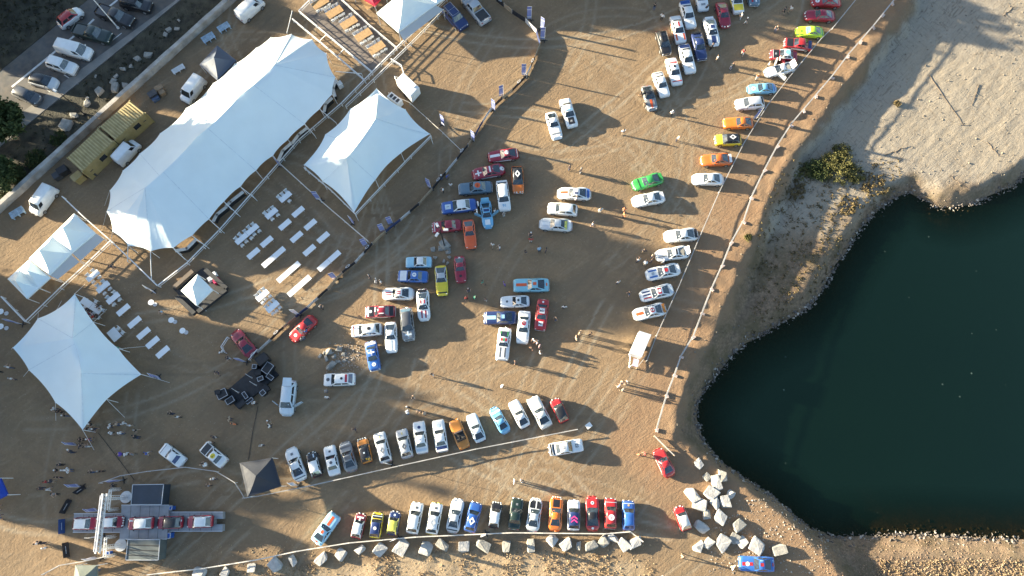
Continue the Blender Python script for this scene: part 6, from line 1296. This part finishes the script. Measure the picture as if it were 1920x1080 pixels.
clus = T(960, 810, [(1397, 237, 75), (1460, 335, 62), (1530, 380, 100), (1582, 328, 95), (1345, 470, 110), (1490, 460, 98), (1405, 540, 112), (1522, 530, 84), (1595, 522, 82), (1637, 468, 74), (1463, 622, 86), (1555, 637, 102), (1420, 710, 96), (1695, 705, 104), (1387, 845, 92), (1470, 840, 80), (1585, 832, 145), (1665, 798, 78), (1722, 825, 88), (1830, 853, 112)])+T(1440, 810, [(80, 885, 98)])
verge = T(0, 0, [(745, 688, 88), (868, 665, 82), (940, 642, 58), (655, 778, 66), (658, 735, 34), (855, 612, 64), (875, 575, 44), (930, 518, 54), (985, 503, 44), (1035, 443, 62), (1115, 415, 86), (1245, 263, 48), (1275, 225, 64), (1330, 220, 48), (1345, 155, 34), (560, 870, 64), (505, 945, 100), (720, 575, 26)])
piles = [(617, 660, 15), (636, 655, 13), (621, 684, 21), (600, 667, 9), (612, 672, 10), (627, 668, 9), (646, 676, 8), (608, 661, 8), (644, 665, 9), (634, 678, 8), (834, 460, 20), (842, 465, 10), (840, 473, 11), (843, 482, 9), (832, 490, 9), (838, 494, 8), (812, 468, 10), (816, 482, 9), (826, 466, 12)]
ORD = lambda i: ('first', 'second', 'third', 'fourth', 'fifth', 'sixth', 'seventh', 'eighth', 'ninth', 'tenth', 'eleventh', 'twelfth', 'thirteenth', 'fourteenth', 'fifteenth', 'sixteenth', 'seventeenth', 'eighteenth', 'nineteenth', 'twentieth', 'twenty first', 'twenty second', 'twenty third', 'twenty fourth', 'twenty fifth')[i]
def boulders(lst, fmt, group, m, z0=None, hs=.62):
    for i, (x, y, s) in enumerate(sorted(lst)):
        p = G(x, y) if z0 is None else P(x, y, z0); r = s*.070*.51; k = (i*5+int(x)) % 14
        p2 = p + Vector((0, 0, 0)); o = put('boulder', RM[k], m if RNG.random() < .7 else ROCKD, None, (p2.x, p2.y, p2.z+r*hs*RNG.uniform(.15, .42)), RNG.uniform(0, 6.28)); q = RNG.uniform(.78, 1.22); o.scale = (r*1.08*q, r*1.0/q, r*hs)
        tag(o, fmt % ORD(i), 'boulder', group)
boulders(rowb, 'pale angular boulder, %s from left in the bottom row', 'boulders in the bottom row', ROCK)
boulders(clus, 'pale boulder by the lake corner, %s from the left in that heap', 'boulders at the lake corner', ROCK)
boulders(verge, 'grey boulder on the dark verge, %s from left', 'boulders on the verge', ROCKD, -.15)
boulders(piles[:10], 'stone of the heap by the music stage, %s from left', 'stones of the lower heap', ROCKD)
boulders(piles[10:], 'stone round the three headed lamp, %s from left', 'stones of the lamp heap', ROCKD)
# ---------------- loose stones along the shore and on the bank
def stones(name, n, pick, s0, s1, m, kind='stuff', label=None, flat=.7):
    base = [np.array([v.co[:] for v in rm.vertices]) for rm in PEB]; tri = [np.array([p.vertices[:] for p in rm.polygons]) for rm in PEB]
    VV, FF = [], []; nb = 0; r = np.random.RandomState(n)
    for _ in range(n):
        q = pick(r)
        if q is None: continue
        x, y = q; z = gz(x, y); s = s0+(s1-s0)*r.rand()**2.5; k = r.randint(len(base)); a = r.rand()*6.28; b = base[k]*np.array([s, s*(.6+.5*r.rand()), s*flat])
        VV.append(np.stack([b[:, 0]*np.cos(a)-b[:, 1]*np.sin(a)+x, b[:, 0]*np.sin(a)+b[:, 1]*np.cos(a)+y, b[:, 2]+z+s*.2], 1)); FF.append(tri[k]+nb); nb += len(b)
    me = npmesh(name, np.concatenate(VV), np.concatenate(FF), False); me.materials.append(m); o = bpy.data.objects.new(name, me); COL.objects.link(o); tag(o, label, None, None, kind); return o
def peb(seed):
    r = random.Random(seed); bm = bmesh.new()
    for _ in range(9): bm.verts.new(Vector((r.gauss(0, 1), r.gauss(0, 1), r.gauss(0, 1))).normalized())
    bmesh.ops.convex_hull(bm, input=bm.verts); bmesh.ops.triangulate(bm, faces=bm.faces); bmesh.ops.delete(bm, geom=[v for v in bm.verts if not v.link_faces], context='VERTS'); me = bpy.data.meshes.new('peb'); bm.to_mesh(me); bm.free(); return me
PEB = [peb(i) for i in range(6)]
_seg = [(Vector(a), Vector(b)) for a, b in zip(SHOREW[1:-1], SHOREW[2:-1])]
_len = np.array([(b-a).length for a, b in _seg]); _cum = np.cumsum(_len)/_len.sum()
def pick_shore(spread, off):
    def f(r):
        a, b = _seg[int(np.searchsorted(_cum, r.rand()))]; p = a.lerp(b, r.rand()); return p.x+r.randn()*spread+off*0, p.y+r.randn()*spread
    return f
STON = mat('shore_stone', (.36, .31, .26), .9, .35, .9); STOND = mat('dark_shore_stone', (.13, .11, .095), .9, .3, 1)
stones('shore_stones', 2600, pick_shore(.45, 0), .06, .34, STOND, label='dark wet stones lining the lake shore')
stones('pale_shore_stones', 900, pick_shore(.40, 0), .05, .30, STON, label='pale stones scattered along the lake shore')
def pick_low(r):
    for _ in range(30):
        x, y = r.uniform(14, 86), r.uniform(-14, 75); X, Y = np.array([x]), np.array([y])
        if sdist(X, Y, EDGEW)[0] > .6 and sdist(X, Y, SHOREW)[0] < -.3: return x, y
    return None
SANDST = mat('sand_stone', (.20, .165, .125), .9, .3, .9)
stones('bank_rubble', 2600, pick_low, .03, .18, SANDST, label='loose stones and clods scattered over the sandy bank')
def pick_px(x0, y0, x1, y1):
    def f(r): p = P(r.uniform(x0, x1), r.uniform(y0, y1)); return p.x, p.y
    return f
stones('heap_gravel', 420, lambda r: (lambda p: (p.x+r.randn()*1.1, p.y+r.randn()*1.0))(P(652, 670)), .04, .16, STON, label='gravel patch beside the stone heap near the stage')
stones('verge_gravel', 900, pick_px(1330, 935, 1560, 1075), .04, .16, STON, label='grey gravel strip beside the boulder heap')
stones('bottom_rubble', 1700, lambda r: (lambda p: (p.x, p.y))(P(r.uniform(280, 1230), r.uniform(1020, 1085))), .03, .15, mat('dry_clod', (.33, .24, .14), .95, .3, .8), label='dry clods and stubble along the bottom edge')
stones('shore_clods', 2600, pick_px(1540, 1008, 1925, 1085), .03, .13, mat('brown_clod', (.26, .175, .115), .95, .3, .8), label='brown clods on the far shore of the lake')
# ---------------- leaves, shrubs, grass, trees
def leaf_mat(name, a, b):
    m = bpy.data.materials.new(name); m.use_nodes = True; t = m.node_tree; bs = t.nodes['Principled BSDF']; L = t.links.new
    oi = nn(t, 'ShaderNodeNewGeometry'); n = nn(t, 'ShaderNodeTexNoise'); n.inputs['Scale'].default_value = 1.2; n.inputs['Detail'].default_value = 4; L(oi.outputs['Position'], n.inputs['Vector'])
    r = nn(t, 'ShaderNodeValToRGB'); r.color_ramp.elements[0].position = .35; r.color_ramp.elements[1].position = .65; r.color_ramp.elements[0].color = (*a, 1); r.color_ramp.elements[1].color = (*b, 1)
    L(n.outputs[0], r.inputs[0]); L(r.outputs[0], bs.inputs['Base Color']); bs.inputs['Roughness'].default_value = .7; bs.inputs['Specular IOR Level'].default_value = .2; return m
LEAF = leaf_mat('tree_leaves', (.030, .045, .014), (.075, .09, .03)); OLIVE = leaf_mat('shrub_leaves', (.075, .075, .025), (.19, .17, .06)); DRY = leaf_mat('dry_grass_blades', (.30, .21, .12), (.46, .345, .22)); SCRUB = leaf_mat('scrub_leaves', (.11, .085, .04), (.22, .16, .075))
def leaves(cen, rad, n, size, r, clumps=18, flat=.6, sprd=.20):
    """leaf quads gathered in clumps through an ellipsoid"""
    c = np.array(cen); rad = np.array(rad); cc = r.randn(clumps, 3); cc /= np.linalg.norm(cc, axis=1)[:, None]; cc *= (.35+.65*r.rand(clumps)[:, None]**.5)*rad*.8
    k = r.randint(clumps, size=n); p = c+cc[k]+r.randn(n, 3)*rad.min()*sprd
    a = r.randn(n, 3); a[:, 2] *= flat; a /= np.linalg.norm(a, axis=1)[:, None]; b = np.cross(a, r.randn(n, 3)); b /= np.linalg.norm(b, axis=1)[:, None]
    s = size*(.6+.8*r.rand(n))[:, None]; a *= s; b *= s*.55
    V = np.stack([p-a, p+b, p+a, p-b], 1).reshape(-1, 3); F = np.arange(n*4).reshape(-1, 4); return V, F
def leafobj(name, VF, m, parent=None):
    V = np.concatenate([v for v, _ in VF]); off = np.cumsum([0]+[len(v) for v, _ in VF[:-1]]); F = np.concatenate([f+o for (_, f), o in zip(VF, off)])
    me = npmesh(name, V, F, False); me.materials.append(m); o = bpy.data.objects.new(name, me); COL.objects.link(o)
    if parent: o.parent = parent
    return o
BARK = mat('bark', (.10, .075, .055), .95, .3, 4)
def tree(label, base, h, rad, n, seed, size=.26, group=None, low=.35):
    r = np.random.RandomState(seed); rr = random.Random(seed); t = thing('tree', label, 'tree', base, 0, group)
    q = MB(); q.tube((0, 0, -.2), (.1, .05, h*.35), .26, .2, n=8); q.tube((.1, .05, h*.35), (.2, 0, h*.75), .2, .07, n=8)
    for i in range(7):
        a = rr.uniform(0, 6.28); z = h*rr.uniform(.35, .65); q.tube((.12, .03, z), (rad*.6*math.cos(a), rad*.6*math.sin(a), z+h*.18), .09, .03, n=6)
    part('trunk', q, BARK, t); zc = h*(1+low)/2
    VF = [leaves((0, 0, zc), (rad, rad, h*(1-low)/2), n, size, r, 34)]
    leafobj('crown', VF, LEAF, t)
tree('leafy tree over the car park corner at the left edge', P(30, 250, -.2), 5.2, 3.6, 11000, 5)
tree('dark tree above the verge at the left edge below the car park', P(22, 340, -.2), 3.6, 2.7, 7000, 6)
tree('dark leafy tree at the top left corner of the car park', P(-30, 8, -.2), 6.5, 3.6, 7000, 8)
def shrub(label, x, y, rad, h, n, seed, m, name='shrub', size=.13, group=None):
    p = G(x, y); r = np.random.RandomState(seed); t = thing(name, label, 'shrub', p, 0, group); q = MB(); rr = random.Random(seed)
    for i in range(6): a = rr.uniform(0, 6.28); q.tube((0, 0, -.1), (rad*.5*math.cos(a), rad*.5*math.sin(a), h*.7), .03, .012, n=5)
    part('stem', q, BARK, t); leafobj('foliage', [leaves((0, 0, h*.45), (rad, rad, h*.5), int(n*1.25), size*.72, r, 60, .9, .36)], m, t)
shrub('olive green shrub on the bank above the lake, largest of its clump', 1566, 318, 3.1, 1.3, 5200, 1, OLIVE, group='bank shrubs')
shrub('dark green shrub at left of the bank clump', 1530, 320, 2.2, 1.2, 3000, 2, LEAF, group='bank shrubs')
shrub('small olive shrub at right of the bank clump', 1600, 328, 1.8, .8, 1500, 3, OLIVE, group='bank shrubs')
shrub('upper olive shrub of the bank clump', 1576, 288, 1.9, .8, 1700, 4, OLIVE, group='bank shrubs')
shrub('small round shrub alone on the upper sand', 1681, 195, .55, .5, 500, 7, SCRUB, group='bank shrubs')
shrub('brown scrub at left of the bank below the shrubs', 1490, 356, 2.2, .5, 1500, 8, SCRUB, group='bank shrubs')
shrub('dull green scrub between bank shrubs and tape', 1500, 322, 1.9, .6, 1200, 9, OLIVE, group='bank shrubs')
shrub('reddish brown scrub on the ledge between shrubs and water', 1640, 350, 2.6, .45, 1700, 11, SCRUB, group='bank shrubs')
shrub('low brown scrub on the ledge below the largest shrub', 1590, 385, 2.2, .4, 1400, 12, SCRUB, group='bank shrubs')
shrub('yellowish tuft beside the outer tape on the bank', 1402, 446, .6, .5, 500, 10, OLIVE, group='bank shrubs')
for i, (x, y, rd, h, lab) in enumerate(((30, 330, 2.0, 1.0, 'pale topped bush above the left wall'), (70, 300, 1.8, .9, 'low bush left of the containers beyond the wall'), (12, 370, 1.6, .9, 'low bush nearest the left wall end'), (112, 262, 1.5, .6, 'low dark bush on the verge below the boulders'))):
    p = P(x, y, -.15); 
    shrub(lab, x, y, rd, h, 1500, 20+i, LEAF, 'bush', .16, 'bushes on the verge')
# scrub on the slopes (nobody could count it)
r = np.random.RandomState(4); VF = []
for _ in range(900):
    x, y = r.uniform(1410, 1690), r.uniform(300, 620); q = P(x, y, -1.8); X, Y = np.array([q.x]), np.array([q.y])
    if sdist(X, Y, EDGEW)[0] < 1.0 or sdist(X, Y, SHOREW)[0] > -.5: continue
    VF.append(leaves((q.x, q.y, gz(q.x, q.y)+.06), (.35, .35, .12), 22, .09, r, 4))
o = leafobj('bank_scrub', VF, SCRUB); tag(o, 'low brown scrub growing over the lake bank', None, None, 'stuff')
VF = []
for _ in range(2600):
    x, y = r.uniform(290, 1230), r.uniform(1022, 1095); q = P(x, y)
    if sdist(np.array([q.x]), np.array([q.y]), GRASSW)[0] < -.5: continue
    if vnoise(np.array([q.x]), np.array([q.y]), 2.5)[0] < -.12: continue
    VF.append(leaves((q.x, q.y, gz(q.x, q.y)+.08), (.16, .16, .10), 7, .08, r, 3, 1.2))
o = leafobj('dry_grass', VF, DRY); tag(o, 'dry yellow grass along the bottom edge', None, None, 'stuff')
VF = []
for _ in range(900):
    x, y = r.uniform(1640, 1925), r.uniform(1050, 1095); q = P(x, y, -2); VF.append(leaves((q.x, q.y, gz(q.x, q.y)+.06), (.18, .18, .10), 7, .08, r, 3, 1.2))
o = leafobj('shore_dry_grass', VF, DRY); tag(o, 'dry yellow grass in the lower right corner', None, None, 'stuff')
VF = []
vp = [P(x, y, -.15)[:2] for x, y in ((34, 256), (354, -4), (440, -10), (120, 280), (0, 382), (-60, 420))]; fp = [P(x, y, -.15)[:2] for x, y in ((-60, 160), (173, -22), (-60, -40))]
for poly in (vp, fp):
    xs_ = [p[0] for p in poly]; ys_ = [p[1] for p in poly]
    for _ in range(1100):
        x, y = r.uniform(min(xs_), max(xs_)), r.uniform(min(ys_), max(ys_))
        if sdist(np.array([x]), np.array([y]), poly)[0] < .15: continue
        VF.append(leaves((x, y, -.08), (.3, .3, .06), 8, .10, r, 4, 1.0))
o = leafobj('verge_grass', VF, leaf_mat('verge_blades', (.028, .030, .013), (.06, .054, .028))); tag(o, 'dark rough grass on the car park verges', None, None, 'stuff')
# ---------------- the wood west and north of the ground, out of frame: its long shade falls across the place
r = np.random.RandomState(9); VF = []; q = MB()
def wood(x, y, h, rad, n=900, low=.25, size=.75):
    VF.append(leaves((x, y, h*(1+low)/2), (rad, rad, h*(1-low)/2), n, size, r, 110, .6, .34)); q.tube((x, y, -.3), (x, y, h*.8), .3, .1, n=7)
for y0, y1, h in ((3.5, 10, 13), (10, 17.5, 14.5), (17.5, 24, 17), (24, 31.5, 18.5), (44.3, 55.8, 27), (62, 90, 13)):      # stands of trees, south to north
    k = max(1, round((y1-y0)/1.7))
    for i in range(k): hh = h*r.uniform(.92, 1.05); wood(-85-6*(i % 2)-r.uniform(0, 2), lerp(y0, y1, (i+.5)/k), hh, 1.9, int(500+hh*60), .08)
for x, h, rad in ((-44, 10, 2.6), (-34, 13, 2.6), (-28, 12, 2.4), (-19, 13, 2.6), (-12, 12, 2.4), (1, 12, 2.5), (8, 11, 2.4), (20, 10, 2.4), (27, 9, 2.2)):
    wood(x, 77+r.uniform(0, 3), h, rad, 1000, .15)
o = leafobj('woodland', VF, LEAF); tag(o, 'wood of tall trees west and north of the event ground', None, None, 'stuff')
wt = part('woodland_trunks', q, BARK, o); wt['kind'] = 'stuff'

# ---------------- driftwood and washed-down branches on the sand
DRIFT = mat('driftwood', (.13, .10, .075), .9, .3, 2)
for i, (x0, y0, x1, y1, lab) in enumerate(((1741, 141, 1806, 236, 'long dark branch lying aslant on the upper sand'), (1852, 268, 1872, 292, 'short dark branch near the right edge of the sand'), (1835, 160, 1822, 196, 'curved stick in the middle of the upper sand'), (1882, 30, 1900, 12, 'short stick at the top right corner of the sand'), (1660, 290, 1700, 276, 'thin stick on the sand right of the shrubs'), (1780, 330, 1812, 352, 'stick on the sand above the waterline'))):
    a, b = G(x0, y0), G(x1, y1); q = MB(); n = 7; rr = random.Random(i); pr = None
    for k in range(n+1):
        p = a.lerp(b, k/n)-a; p += Vector((rr.uniform(-.12, .12), rr.uniform(-.12, .12), 0)); p.z = gz(a.x+p.x, a.y+p.y)-a.z+.05
        if pr is not None: q.tube(pr, p, .055*(1-.5*k/n), .055*(1-.5*(k+1)/n), n=6)
        if pr is not None and k % 2: q.tube(p, p+Vector((rr.uniform(-.5, .5), rr.uniform(-.5, .5), .12)), .04, .02, n=5)
        pr = p
    o = part('branch', q, DRIFT, None); o.location = a; tag(o, lab, 'branch', 'branches on the sand')
